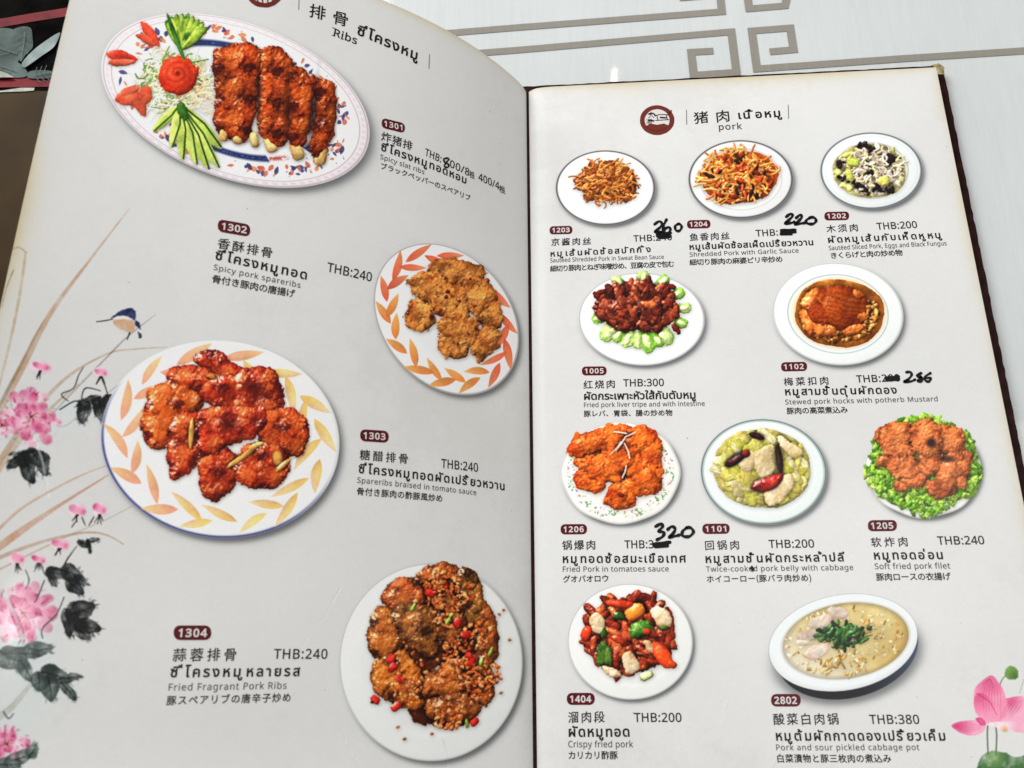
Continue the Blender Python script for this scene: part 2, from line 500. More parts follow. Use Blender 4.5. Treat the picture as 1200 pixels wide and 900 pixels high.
# ------------------------------------------------------------------ page images
class Page:
    def __init__(s, side, dens):
        s.side = side
        s.W = WR if side == 'R' else WL
        s.nx, s.ny = int(s.W * dens), int(HP * dens)
        # photo-pixel position of every texel, from a coarse table of projected page points
        gx, gy = 161, 201
        uu, YY = np.meshgrid(np.linspace(0, s.W, gx), np.linspace(-HP, 0, gy))
        q = surf(side, uu, YY) if side == 'L' else np.stack([uu, YY, 0 * YY], -1)
        px, py = project(q)

        def up(T):
            a = (np.arange(s.nx) + .5) / s.nx * (gx - 1)
            b = (np.arange(s.ny) + .5) / s.ny * (gy - 1)
            i, j = np.minimum(a.astype(int), gx - 2), np.minimum(b.astype(int), gy - 2)
            fa = (a - i).astype(np.float32)
            fb = (b - j).astype(np.float32)[:, None]
            R = T[:, i] * (1 - fa) + T[:, i + 1] * fa
            return (R[j] * (1 - fb) + R[j + 1] * fb).astype(np.float32)
        s.PX, s.PY = up(px), up(py)
        s.img = np.ones((s.ny, s.nx, 3), np.float32)
        s.relief = np.zeros((s.ny, s.nx), np.float32)

    def win(s, x0, y0, x1, y1):
        t = np.linspace(0, 1, 9)
        px = np.concatenate([x0 + (x1 - x0) * t, x0 + (x1 - x0) * t, 0 * t + x0, 0 * t + x1])
        py = np.concatenate([0 * t + y0, 0 * t + y1, y0 + (y1 - y0) * t, y0 + (y1 - y0) * t])
        u, Y = inv(s.side, px, py)
        i0, i1 = int(max(u.min(), 0) / s.W * s.nx), int(min(u.max(), s.W) / s.W * s.nx) + 2
        j0, j1 = int(max(Y.min() + HP, 0) / HP * s.ny), int(min(Y.max() + HP, HP) / HP * s.ny) + 2
        return (slice(max(i_ for i_ in (j0, 0)), min(j1, s.ny)), slice(max(i0, 0), min(i1, s.nx)))

    def mix(s, sl, m, col):
        m = np.clip(m, 0, 1)[..., None]
        s.img[sl] = s.img[sl] * (1 - m) + np.asarray(col, np.float32) * m

    def mul(s, sl, m, col):
        m = np.clip(m, 0, 1)[..., None]
        s.img[sl] = s.img[sl] * (1 - m * (1 - np.asarray(col, np.float32)))

    def ellipse_shadow(s, d, dx=4, dy=5, grow=1.01, soft=4.5, al=.5):
        R = max(d.ra, d.rb) + 16
        sl = s.win(d.cx - R, d.cy - R, d.cx + R + dx, d.cy + R + dy)
        X, Y = s.PX[sl] - d.cx - dx, s.PY[sl] - d.cy - dy
        c, n = math.cos(d.ang), math.sin(d.ang)
        r = np.hypot((X * c + Y * n) / d.ra, (-X * n + Y * c) / d.rb)
        sd = (r - grow) * min(d.ra, d.rb)
        m = 1 / (1 + np.exp(np.clip(sd / (soft * .38), -20, 20)))
        s.mul(sl, m * al, rgb(20, 22, 26))

    def blit(s, d):
        R = d.n / K
        sl = s.win(d.x0, d.y0, d.x0 + R, d.y0 + R)
        a, b = (s.PX[sl] - d.x0) * K - .5, (s.PY[sl] - d.y0) * K - .5
        ok = (a > 0) & (b > 0) & (a < d.n - 2) & (b < d.n - 2)
        a, b = np.clip(a, 0, d.n - 2.01), np.clip(b, 0, d.n - 2.01)
        i, j = a.astype(int), b.astype(int)
        fa, fb = (a - i)[..., None], (b - j)[..., None]
        S = np.concatenate([d.rgb, d.a[..., None]], 2)
        v = (S[j, i] * (1 - fa) + S[j, i + 1] * fa) * (1 - fb) + (S[j + 1, i] * (1 - fa) + S[j + 1, i + 1] * fa) * fb
        s.mix(sl, v[..., 3] * ok, v[..., :3])

    def stroke(s, pts, ws, col, al=.8, soft=.7, dry=0., mult=True, n=6, smooth=True):
        if smooth:
            P = smooth_pts(pts, n=n)
            W = np.interp(np.linspace(0, 1, len(P)), np.linspace(0, 1, len(ws)), ws)
        else:
            P, W = pts, ws
        xs, ys = [p[0] for p in P], [p[1] for p in P]
        mw = max(ws) + 3
        sl = s.win(min(xs) - mw, min(ys) - mw, max(xs) + mw, max(ys) + mw)
        X, Y = s.PX[sl], s.PY[sl]
        if X.size == 0:
            return
        d, hw = seg_dist(X, Y, P, W)
        m = np.clip(.5 - (d - hw) / soft, 0, 1) * al
        m *= 1 + dry * noise(T_MID, X, Y, 3.0) + .5 * dry * noise(T_FINE, X, Y, 3.0) - dry * .3
        (s.mul if mult else s.mix)(sl, m, rgb(*col))

    def wash(s, pts, col, al=.85, edge=1.2, var=.4, col2=None, c2=None, closed=True, veins=None, wob=1.2):
        """an ink or watercolour patch: wobbly outline, pooled pigment, optional second colour around c2=(x,y,r)"""
        P = smooth_pts(pts, closed=True, n=4)
        xs, ys = [p[0] for p in P], [p[1] for p in P]
        sl = s.win(min(xs) - 4, min(ys) - 4, max(xs) + 4, max(ys) + 4)
        X, Y = s.PX[sl], s.PY[sl]
        if X.size == 0:
            return
        sd = poly_sd(X + wob * noise(T_MID, X, Y, 6), Y + wob * noise(T_MID, X, Y, 6), P)
        m = np.clip(.5 - sd / edge, 0, 1) * al
        m *= np.clip(1 + var * noise(T_SMOOTH, X, Y, 12) + var * .5 * noise(T_MID, X, Y, 3), .15, 1.25)
        cc = np.ones(m.shape + (3,), np.float32) * rgb(*col)
        if col2 is not None:
            k = np.clip(1 - np.hypot(X - c2[0], Y - c2[1]) / c2[2], 0, 1)[..., None]
            cc = cc * (1 - k) + rgb(*col2) * k
        s.mix(sl, m, cc)
        if veins:
            for v in veins:
                s.stroke(v, [.25, .7, .25], (215, 218, 215), al=.45, soft=1., mult=False)


GAIN = 1.07   # print colours are written down as they look under the room light; the paper is that much brighter


def make_image(name, arr, colorspace='sRGB'):
    h, w = arr.shape[:2]
    im = bpy.data.images.new(name, w, h, alpha=False)
    im.colorspace_settings.name = colorspace
    buf = np.ones((h, w, 4), np.float32)
    buf[..., :3] = arr if arr.ndim == 3 else arr[..., None]
    im.pixels.foreach_set(buf.ravel())
    im.update()
    im.pack()
    return im


# ================================================================== the dishes
LD, RD = [], []


def greens(d, x, y, R, n=7, col=(70, 140, 50)):
    for _ in range(n):
        t = random.uniform(0, 6.28)
        q = R * math.sqrt(random.random())
        d.blob(x + q * math.cos(t), y + q * math.sin(t), R * .5, R * .28, random.uniform(0, 180), col=col, gloss=.5, z=6, rough=.25)


def dish_1301():
    d = Dish(276, 118, 164, 91, 20)
    d.plate((240, 242, 244), line=[(.955, (206, 160, 168), 1.7, .35), (.985, (170, 120, 130), .5, .6), (.925, (176, 120, 130), .4, .6)], well=.64, well_k=.12)
    ph = np.arctan2(d.V, d.U)
    d.over((np.abs(d.r - .955) < .016) * (np.cos(ph * 80) > .2) * .55, rgb(244, 238, 240))
    # navy band round the well, broken by florals
    band = np.clip(1 - np.abs(d.r - .665) * 19, 0, 1)
    arcs = ((ph > -2.35) & (ph < -1.15)) | ((ph > -.25) & (ph < .45)) | ((ph > 1.0) & (ph < 2.2))
    nav = (28, 38, 88)
    d.over(band * arcs * 1.6, rgb(*nav))
    d.over(np.clip(1 - np.abs(d.r - .665) * 60, 0, 1) * arcs * (noise(T_FINE, d.X, d.Y, 4) > .1) * .7, rgb(130, 150, 205))
    d.over(np.clip(1 - np.abs(d.r - .665) * 26, 0, 1) * ((ph > .45) & (ph < 1.0)) * (noise(T_MID, d.X, d.Y, 5) > -.1), rgb(170, 60, 45))
    for sa in (-2.7, -1.9, -.9, -.45, .25, .75, 1.15, 1.9, 2.6):
        d.dots(18, (.75, .87), [(206, 90, 60), (222, 130, 76), (60, 50, 110), (200, 110, 80), (44, 44, 96)], 1.6, 4.6, .85, [sa])
        d.dots(7, (.72, .9), [(70, 60, 100), (40, 45, 90)], .6, 1.6, .8, [sa])
    # shredded nest
    d.noodles(260, 204, 98, 36, 34, .75, [(232, 236, 215), (222, 232, 190), (165, 190, 110), (235, 205, 165), (110, 140, 60), (240, 240, 228)], ln=26, curl=.8, dome=5)
    d.noodles(60, 226, 110, 26, 26, .7, [(236, 190, 140), (240, 220, 180)], ln=24, curl=.6, dome=5, z=3)
    d.cook(shadow=.3, spec=.3, gain=1.15, ao=.07)
    # pepper petals
    for x, y, L, w, a, c in ((176, 40, 19, 6, 52, (222, 78, 50)), (172, 47, 14, 5, 28, (230, 100, 66)), (141, 66, 21, 6.5, 12, (218, 64, 44)), (143, 73, 17, 5, -4, (235, 110, 80)),
                             (152, 115, 19, 8, -8, (220, 92, 62)), (163, 122, 14, 7, 62, (228, 104, 70)), (170, 112, 11, 8, 100, (222, 90, 60)), (150, 108, 14, 6, -25, (226, 100, 70))):
        d.blob(x, y, L, w, a, h=3, z=6, col=c, p=1.7, rough=.14, gloss=.25, brown=.12, bcol=(170, 30, 20), bump=.3)
    # cucumber fans
    for k in range(9):
        a = -118 + k * 9.5
        L = 25
        x, y = 214 + math.cos(math.radians(a)) * L * .8, 63 + math.sin(math.radians(a)) * L
        x2 = 212 + math.cos(math.radians(a)) * 44 * .9
        d.blob((214 + x2) / 2, 60 - 22 * abs(math.sin(math.radians(a))) , 22 - abs(k - 4) * .6, 5.2, a, h=3, z=7 + k * .3, col=(186, 205, 84) if k % 2 else (140, 170, 50), p=1.9, rough=.08, brown=.55, bcol=(30, 80, 30), gloss=.3)
    d.blob(206, 44, 2.6, 32, -20, h=2.5, z=11, col=(70, 130, 45), p=1.8, brown=.3, bcol=(20, 60, 20))
    tips = [(180, 153), (201, 172), (214, 186), (230, 192), (244, 198), (256, 196), (258, 172)]
    for k, (tx, ty) in enumerate(tips):
        ox, oy = 211, 124
        L = math.hypot(tx - ox, ty - oy)
        d.blob((ox + tx) / 2, (oy + ty) / 2, L * .52, 5.6 + .35 * k, math.degrees(math.atan2(ty - oy, tx - ox)), h=2, z=6 + k * .2, col=(206, 220, 112) if k % 2 else (190, 208, 96), p=1.9, rough=.06, brown=.16, bcol=(120, 160, 50), gloss=.3, var=.1)
    for k, (tx, ty) in enumerate(tips):
        d.strand([(211, 122), ((211 + tx) / 2 + 5, (122 + ty) / 2 - 2), (tx + 1, ty)], 1.0, 9, (40, 84, 30), gloss=.2)
    d.blob(214, 130, 11, 6, 80, h=4, z=8, col=(54, 110, 36), p=2, rough=.2, gloss=.4)
    # rose
    d.blob(208, 88, 24, 22, 0, h=9, z=8, col=(228, 66, 34), p=2, rough=.10, brown=.25, bcol=(180, 30, 14), gloss=.35)
    d.cook(shadow=.4)
    dx, dy = d.X - 208, d.Y - 86
    rr, pp = np.hypot(dx, dy * 1.08), np.arctan2(dy, dx)
    sp = np.sin(rr * .85 - pp + 1.3 * noise(T_SMOOTH, d.X, d.Y, 2))
    d.over((rr < 21) * np.clip(sp - .45, 0, 1) * 1.0 * np.clip(1.25 - rr / 22, .2, 1), rgb(150, 18, 10))
    d.over((rr < 21) * np.clip(-sp - .6, 0, 1) * .7, rgb(246, 110, 70))
    d.over(np.clip(1 - rr / 4.5, 0, 1), rgb(90, 8, 8))
    # ribs
    R_ = (178, 74, 24)
    for k, pts in enumerate(([(252, 60), (268, 54), (285, 51), (305, 58), (304, 90), (300, 130), (291, 160), (283, 167), (264, 160), (251, 147), (253, 110), (249, 80)],
                             [(304, 68), (315, 55), (330, 58), (344, 74), (345, 100), (342, 130), (337, 160), (326, 173), (309, 163), (303, 140), (306, 100)],
                             [(338, 82), (352, 80), (366, 96), (367, 120), (362, 152), (352, 174), (339, 170), (335, 140), (337, 110)],
                             [(364, 92), (378, 92), (391, 102), (393, 130), (387, 165), (374, 188), (365, 178), (367, 150), (369, 120)])):
        d.chunk(pts, h=11, z=2 + k * .8, edge=6, col=(164, 60, 20), bcol=(70, 18, 8), lite=(214, 106, 42), var=.3, bump=2.2, bf=.55, gloss=.6, wob=1.5, dark=1.8, glow=.6)
    for x, y, a, b, g in ((317, 168, 11, 7, 75), (348, 177, 11, 7, 68), (376, 182, 12, 7, 98), (298, 164, 9, 5, 80), (262, 158, 8, 5, 95), (279, 160, 9, 6, 100)):
        d.blob(x, y, a, b, g, h=6, z=4.5, col=(240, 204, 132), p=3.4, rough=.05, bump=.3, brown=.45, bcol=(176, 96, 34), gloss=.3)
    d.cook(ao=.11, shadow=.6, gain=1.04, rel=.75, spec=1.2)
    d.over(np.exp(-(((d.X - 303) / 3.2) ** 2 + ((d.Y - 110) / 34) ** 2)) * .75, rgb(40, 12, 6))
    d.over(np.exp(-(((d.X - 367 + (d.Y - 130) * .12) / 3.6) ** 2 + ((d.Y - 130) / 34) ** 2)) * .85, rgb(28, 10, 8))
    d.over(np.exp(-(((d.X - 337) / 3.0) ** 2 + ((d.Y - 128) / 26) ** 2)) * .6, rgb(46, 14, 8))
    return d


def fried(d, P, col, bcol, bump=1.3, gloss=.2, var=.3, h=.62, z0=0, brown=.42, bf=1.0, rough=.2, p=2.3, grow=1.1):
    for i, (x, y, a, b, g) in enumerate(P):
        a, b = a * grow, b * grow
        d.blob(x, y, a, b, g, h=h * min(a, b) + 2, z=z0 + (i % 3) * 1.4, col=col, p=p, rough=rough, bump=bump, bf=bf, var=var, brown=brown, bcol=bcol, gloss=gloss)
        for _ in range(3):
            t = random.uniform(0, 6.28)
            d.blob(x + math.cos(t) * a * .5, y + math.sin(t) * b * .5, a * .42, b * .42, random.uniform(0, 180), h=3, z=z0 + (i % 3) * 1.4 + h * min(a, b) * .62, col=col,
                   rough=.3, bump=bump * .8, bf=bf, var=var, brown=brown * .8, bcol=bcol, gloss=gloss)


def dish_1302():
    d = Dish(523, 374, 98, 75, 50)
    d.plate((240, 241, 240), rim=(150, 148, 146), rim_w=.8, well=.70, well_k=.14)
    d.ring_leaves((.74, .88), 14, 18, 4.8, lambda t: ((216, 80, 48), (230, 134, 84)) if math.cos(t - 1.3) < .35 else ((222, 116, 48), (234, 168, 84)), tilt=.42, phase=.2)
    P = [(533, 318, 30, 13, 5), (503, 336, 22, 16, -20), (560, 348, 17, 20, 10), (492, 371, 17, 17, 0), (536, 372, 15, 34, 5), (519, 350, 16, 18, 0), (573, 366, 13, 20, -10), (569, 399, 13, 20, 30),
         (545, 392, 15, 14, 20), (529, 404, 19, 14, 35), (524, 384, 12, 12, 0), (549, 335, 13, 13, 0)]
    fried(d, P, (204, 128, 62), (128, 58, 20), bump=1.8, var=.30, brown=.42, grow=1.12)
    d.crumbs(40, 532, 362, 40, 44, (1.2, 2.2), [(222, 150, 78), (160, 72, 26), (120, 44, 18)])
    d.cook(ao=.13, shadow=.4, rel=.8)
    d.over(np.exp(-(((d.X - 506) / 3.4) ** 2 + ((d.Y - 372) / 4) ** 2) ** 2), rgb(56, 16, 10))
    return d


def dish_1303():
    d = Dish(258, 515, 140, 115.5, 6)
    d.plate((243, 243, 241), rim=(50, 56, 120), rim_w=1.5, rimdir=True, well=.72, well_k=.08)
    d.ring_leaves((.745, .885), 14, 24, 6.0, lambda t: ((234, 150, 118), (240, 190, 128)) if math.cos(t - 3.5) > .1 else ((232, 184, 92), (242, 204, 158)), tilt=.44, phase=.1)
    Z = lambda L_: [(x / 2.553, 350 + y / 2.553) for x, y in L_]
    for k, (pts, c, z) in enumerate((
            ([(585, 175), (640, 158), (690, 190), (740, 228), (690, 245), (620, 220)], (150, 34, 14), 0),
            ([(512, 215), (585, 205), (662, 230), (655, 272), (560, 278), (512, 252)], (176, 52, 18), 3),
            ([(606, 250), (700, 225), (805, 212), (845, 290), (826, 335), (740, 340), (640, 318), (598, 292)], (170, 40, 16), 5),
            ([(450, 275), (500, 253), (570, 268), (604, 300), (595, 334), (548, 352), (514, 404), (492, 442), (445, 438), (428, 382), (438, 320)], (196, 82, 26), 4),
            ([(508, 370), (545, 335), (592, 350), (594, 420), (577, 502), (525, 534), (508, 510), (498, 430)], (176, 50, 18), 7),
            ([(603, 470), (680, 452), (703, 480), (708, 540), (665, 592), (620, 594), (603, 550)], (184, 50, 20), 3),
            ([(776, 340), (862, 328), (907, 362), (920, 412), (887, 468), (830, 448), (780, 432)], (204, 70, 24), 4),
            ([(708, 465), (760, 436), (822, 438), (858, 470), (852, 532), (820, 560), (740, 558), (708, 522)], (190, 56, 20), 6),
            ([(592, 350), (640, 328), (740, 323), (794, 340), (784, 398), (700, 428), (620, 468), (597, 450)], (182, 42, 18), 9))):
        d.chunk(Z(pts), h=9, z=z, edge=4.5, col=c, bcol=(84, 12, 6), lite=(226, 104, 44), var=.24, bump=1.5, bf=.36, gloss=1.0, wob=1.5, dark=1.5, glow=.75, grow=2.4)
    d.blob(325, 537, 6, 9, -10, h=2, z=17, col=(226, 150, 70), rough=.1, brown=.6, bcol=(70, 14, 6), gloss=.4)
    d.blob(247, 441, 6, 4, 10, h=2, z=14, col=(216, 130, 50), rough=.1, brown=.6, bcol=(80, 20, 8), gloss=.4)
    for x, y, L, g in ((224, 508, 19, 94), (289, 532, 17, -38), (278, 540, 14, -34), (332, 545, 12, -42), (300, 522, 10, -20)):
        d.blob(x, y, L, 3.0, g, h=2, z=20, col=(228, 160, 74), p=1.8, rough=.06, brown=.25, bcol=(190, 110, 40), gloss=.5)
    d.cook(ao=.15, shadow=.4, gain=1.02, spec=1.5, rel=.9)
    return d


def dish_1304():
    d = Dish(505, 776, 107.5, 116, 0)
    d.plate((226, 227, 224), rim=(176, 176, 174), rim_w=.8, well=.74, well_k=.03, edge_dark=.04)
    br, b2 = (164, 88, 32), (66, 28, 12)
    d.blob(512, 764, 62, 84, 4, h=4, z=0, col=(96, 40, 16), rough=.12, bump=1, brown=.5, bcol=(50, 16, 8))
    for k, (pts, c, z) in enumerate((
            ([(490, 672), (512, 662), (534, 664), (548, 690), (520, 702), (496, 692)], (150, 70, 28), 4),
            ([(448, 702), (460, 682), (478, 677), (494, 686), (494, 708), (464, 714)], (190, 84, 36), 4),
            ([(538, 668), (556, 672), (565, 700), (566, 728), (548, 732), (538, 700)], (116, 76, 30), 5),
            ([(560, 700), (576, 718), (583, 745), (580, 772), (564, 782), (554, 748)], (152, 74, 32), 4),
            ([(432, 738), (438, 718), (454, 711), (468, 733), (467, 766), (442, 770), (431, 754)], (164, 86, 34), 5),
            ([(461, 716), (480, 707), (509, 714), (514, 740), (508, 768), (490, 762), (468, 748)], (136, 80, 34), 10),
            ([(508, 700), (536, 700), (548, 730), (540, 756), (514, 758)], (130, 64, 28), 6),
            ([(436, 792), (448, 768), (472, 764), (492, 788), (497, 826), (472, 828), (444, 814)], (194, 104, 34), 7),
            ([(494, 802), (518, 780), (548, 772), (562, 790), (548, 808), (520, 816), (500, 818)], (170, 84, 32), 8),
            ([(500, 822), (530, 808), (556, 814), (560, 838), (524, 852), (506, 842)], (150, 76, 32), 6),
            ([(548, 770), (566, 772), (578, 800), (570, 826), (552, 812)], (164, 80, 34), 5))):
        d.chunk(pts, h=9, z=z, edge=5, col=c, bcol=(52, 22, 10), lite=(220, 126, 54), var=.25, bump=2.0, bf=.5, gloss=.8, wob=1.4, dark=1.4, glow=.6, grow=2.0)
    for (x, y) in ((520, 680), (540, 694), (560, 742), (534, 764), (546, 788), (524, 840), (510, 694), (478, 808), (562, 806), (524, 722), (570, 790)):
        d.crumbs(62, x, y, 17, 15, (1.1, 3.0), [(232, 132, 66), (240, 162, 100), (212, 96, 40), (228, 116, 52), (180, 76, 32)], gloss=.2, rough=.5)
    d.crumbs(60, 520, 765, 56, 80, (1.2, 2.8), [(216, 118, 56), (200, 96, 44), (226, 150, 90)])
    for x, y in ((514, 690), (520, 686), (458, 772), (460, 782), (545, 744), (550, 770), (536, 730), (469, 796), (464, 828), (440, 820), (556, 846), (504, 695), (552, 776)):
        d.blob(x, y, 6, 4.5, random.uniform(0, 180), h=3, z=19, col=(196, 32, 22), p=3, rough=.15, brown=.2, gloss=.7)
    for x, y in ((484, 712), (525, 728), (564, 776), (547, 848), (575, 764), (530, 720)):
        d.blob(x, y, 6, 2.4, random.uniform(40, 140), h=3, z=19, col=(140, 160, 60), p=2, rough=.15, brown=.2, gloss=.6)
    for x, y in ((440, 821), (436, 823), (466, 852), (506, 860), (585, 720), (590, 715), (587, 812), (576, 800), (474, 866), (597, 750), (447, 812)):
        d.blob(x, y, 2.2, 1.8, 0, h=1, z=0, col=(170, 100, 60), rough=.2, brown=.2)
    d.cook(ao=.12, shadow=.4, gain=1.02, rel=.85, spec=1.2)
    return d


def dish_1203():
    d = Dish(709.5, 220, 58.5, 44, 0)
    d.plate((232, 233, 232), rim=(52, 46, 46), rim_w=.95, well=.66, well_k=.10)
    d.blob(713, 214, 34, 24, 0, h=6, z=0, col=(140, 74, 24), rough=.15)
    d.noodles(330, 711, 214, 31, 22, .95, [(196, 122, 50), (172, 92, 34), (150, 74, 26), (214, 150, 78), (128, 60, 22)], ln=15, dome=7, gloss=.35)
    d.cook(ao=.16, shadow=.35, gain=1.1)
    return d


def dish_1204():
    d = Dish(868, 210, 61.5, 46, 0)
    d.plate((226, 229, 228), rim=(54, 50, 48), rim_w=1.0, well=.74, well_k=.05, line=[(.78, (170, 110, 80), .8, .2)])
    d.blob(867, 208, 45, 31, 0, h=3, z=0, col=(198, 84, 28), rough=.08, gloss=.6, brown=.1)
    d.noodles(300, 864, 206, 36, 25, 1.15, [(226, 150, 70), (212, 124, 46), (236, 176, 100), (190, 90, 34)], ln=22, curl=.7, dome=7, gloss=.5)
    for _ in range(26):
        t, q = random.uniform(0, 6.28), math.sqrt(random.random())
        d.blob(867 + 40 * q * math.cos(t), 208 + 27 * q * math.sin(t), random.uniform(3, 7), random.uniform(1.8, 3), random.uniform(0, 180), h=2.5, z=9, col=random.choice([(52, 26, 16), (70, 34, 18), (150, 46, 20)]), rough=.3, gloss=.4, brown=.2)
    for _ in range(10):
        t, q = random.uniform(0, 6.28), math.sqrt(random.random())
        d.blob(867 + 38 * q * math.cos(t), 208 + 26 * q * math.sin(t), 5, 1.6, random.uniform(0, 180), h=2, z=11, col=(206, 70, 26), rough=.2, gloss=.5, brown=.1)
    d.cook(ao=.15, shadow=.35, gain=1.08)
    return d


def dish_1202():
    d = Dish(1021, 200, 60, 45, 0)
    d.plate((226, 230, 228), rim=(64, 72, 78), rim_w=.95, well=.72, well_k=.04, line=[(.72, (150, 140, 110), .6, .5), (.90, (170, 178, 182), .5, .25)])
    d.blob(1020, 201, 43, 31, 0, h=3, z=0, col=(196, 186, 120), rough=.06, brown=.05)
    pale = [(222, 214, 160), (214, 204, 178), (206, 190, 170), (228, 222, 190), (200, 188, 130)]
    for _ in range(120):
        t, q = random.uniform(0, 6.28), math.sqrt(random.random())
        x, y = 1020 + 38 * q * math.cos(t), 201 + 27 * q * math.sin(t)
        c = random.choice([(206, 208, 110), (216, 216, 130), (190, 196, 96)]) if (x < 1004 or (x > 1034 and (y > 206 or y < 188))) and random.random() < .7 else random.choice(pale)
        d.blob(x, y, random.uniform(4, 9), random.uniform(2.5, 4.5), random.uniform(0, 180), h=2.2, z=5 * (1 - q) + random.uniform(0, 3), col=c, rough=.25, gloss=.3, brown=.2, bcol=(140, 120, 70))
    d.noodles(150, 1022, 198, 34, 24, 1.1, [(222, 204, 180), (206, 186, 166), (230, 220, 190), (210, 196, 140), (196, 176, 160)], ln=13, dome=6, z=4)
    d.blob(999, 190, 8, 6, 30, h=2, z=11, col=(196, 212, 90), rough=.25, gloss=.3)
    d.blob(1036, 212, 9, 5, -30, h=2, z=11, col=(212, 214, 110), rough=.25, gloss=.3)
    d.blob(996, 206, 8, 5, 60, h=2, z=11, col=(206, 214, 104), rough=.25, gloss=.3)
    for x, y, n in ((1008, 169, 4), (1018, 172, 4), (984, 191, 4), (1012, 195, 3), (1020, 202, 4), (1043, 190, 6), (1048, 186, 4), (1005, 217, 5), (1013, 222, 4), (1028, 222, 5), (1038, 220, 3), (1046, 224, 3), (986, 206, 3), (1000, 212, 2)):
        for _ in range(n):
            d.blob(x + random.gauss(0, 3), y + random.gauss(0, 2), random.uniform(2.5, 5), random.uniform(1.2, 2.4), random.uniform(0, 180), h=2, z=10, col=(34, 26, 30), rough=.4, gloss=.3, brown=.1)
    d.cook(ao=.12, shadow=.25, gain=1.08)
    return d


def dish_1005():
    d = Dish(752, 374, 74, 54.5, 2)
    d.plate((236, 238, 237), rim=(160, 160, 158), rim_w=.7, well=.74, well_k=.04)
    for x, y, r in ((716, 388, 13), (736, 397, 10), (758, 398, 13), (778, 392, 12), (704, 372, 9), (797, 378, 8), (801, 361, 8), (792, 345, 9), (726, 332, 9), (754, 327, 9), (776, 331, 9), (714, 345, 7), (748, 400, 9), (770, 398, 9), (725, 392, 9)):
        g_ = math.degrees(math.atan2(y - 362, x - 750))
        d.blob(x, y, r * 1.15, r * .8, g_, h=3, z=0, col=random.choice([(150, 196, 76), (176, 210, 110), (134, 188, 64), (190, 212, 130)]), rough=.2, gloss=.2, brown=.35, bcol=(96, 156, 46), streak=.06)
        d.blob(x + r * .2 * math.cos(math.radians(g_)), y + r * .2 * math.sin(math.radians(g_)), r * .7, r * .35, g_, h=2, z=3, col=(208, 224, 156), rough=.25, gloss=.2, brown=.2, bcol=(140, 186, 80))
    d.blob(748, 359, 46, 29, 0, h=5, z=4, col=(70, 24, 16), rough=.2, gloss=.4)
    for i in range(100):
        t, q = random.uniform(0, 6.28), math.sqrt(random.random())
        x, y = 748 + 45 * q * math.cos(t), 359 + 27 * q * math.sin(t)
        d.blob(x, y, random.uniform(6, 12), random.uniform(3.5, 6), random.uniform(0, 180), h=4, z=5 + 7 * (1 - q * q) + random.uniform(0, 3), col=random.choice([(112, 40, 22), (90, 28, 18), (130, 54, 30), (76, 24, 16), (144, 66, 40)]),
               p=2.6, rough=.3, bump=.8, var=.35, brown=.35, bcol=(40, 10, 8), gloss=.55)
    for x, y, g in ((704, 343, -20), (702, 362, 20), (792, 386, 60), (786, 336, 10), (700, 347, 40)):
        d.blob(x, y, 7, 3.4, g, h=4, z=7, col=(96, 26, 18), rough=.3, bump=.6, gloss=.4)
    d.blob(762, 357, 9, 5, 0, h=4, z=17, col=(176, 84, 44), rough=.2, bump=.5, gloss=.7)
    d.cook(ao=.15, shadow=.3, gain=1.12, spec=1.1)
    return d


def dish_1102():
    d = Dish(982, 368, 77, 60, 6)
    d.plate((232, 235, 233), rim=(176, 182, 180), rim_w=.8, well=.76, well_k=.03, line=[(.765, (110, 150, 160), .6, .6)])
    c = math.radians(4)
    U, V, r = d.local(983, 367, 52.5, 39.5, c)
    d.over(np.clip(1 - (r - 1) * 8, 0, 1) * .55, rgb(244, 206, 140))
    d.blob(983, 367, 53, 40, 4, h=3, z=0, col=(150, 86, 26), rough=.03, gloss=.5, brown=.4, bcol=(110, 54, 14), var=.25)
    for _ in range(210):
        t = random.uniform(-.5, 3.6)
        q = random.uniform(.6, .93)
        d.blob(983 + 50 * q * math.cos(t), 367 + 37 * q * math.sin(t), random.uniform(2, 4.6), random.uniform(1.4, 2.8), random.uniform(0, 180), h=2.2, z=3 + random.uniform(0, 3), col=random.choice([(150, 92, 36), (186, 126, 56), (112, 62, 22), (206, 150, 78), (84, 46, 18)]), rough=.3, gloss=.5, brown=.2)
    for x, y, a, b, g in ((950, 350, 14, 7, -50), (946, 376, 8, 15, -20), (958, 384, 12, 7, 40), (1008, 372, 12, 7, -20), (1000, 386, 13, 7, -10), (968, 386, 12, 8, 20), (1004, 345, 9, 6, 20)):
        d.blob(x, y, a, b, g, h=6, z=6, col=(206, 112, 48), rough=.2, bump=.7, var=.25, brown=.4, bcol=(140, 60, 20), gloss=.6)
    d.blob(984, 360, 33, 25, 8, h=11, z=5, col=(160, 66, 18), p=2.3, rough=.07, bump=1.0, bf=.4, var=.14, brown=.35, bcol=(92, 28, 6), gloss=.5, streak=.10)
    d.blob(958, 366, 11, 16, -28, h=6, z=10, col=(172, 66, 22), rough=.15, bump=.5, gloss=.7, streak=.12)
    d.cook(ao=.11, shadow=.1, gain=1.14, spec=.9)
    return d


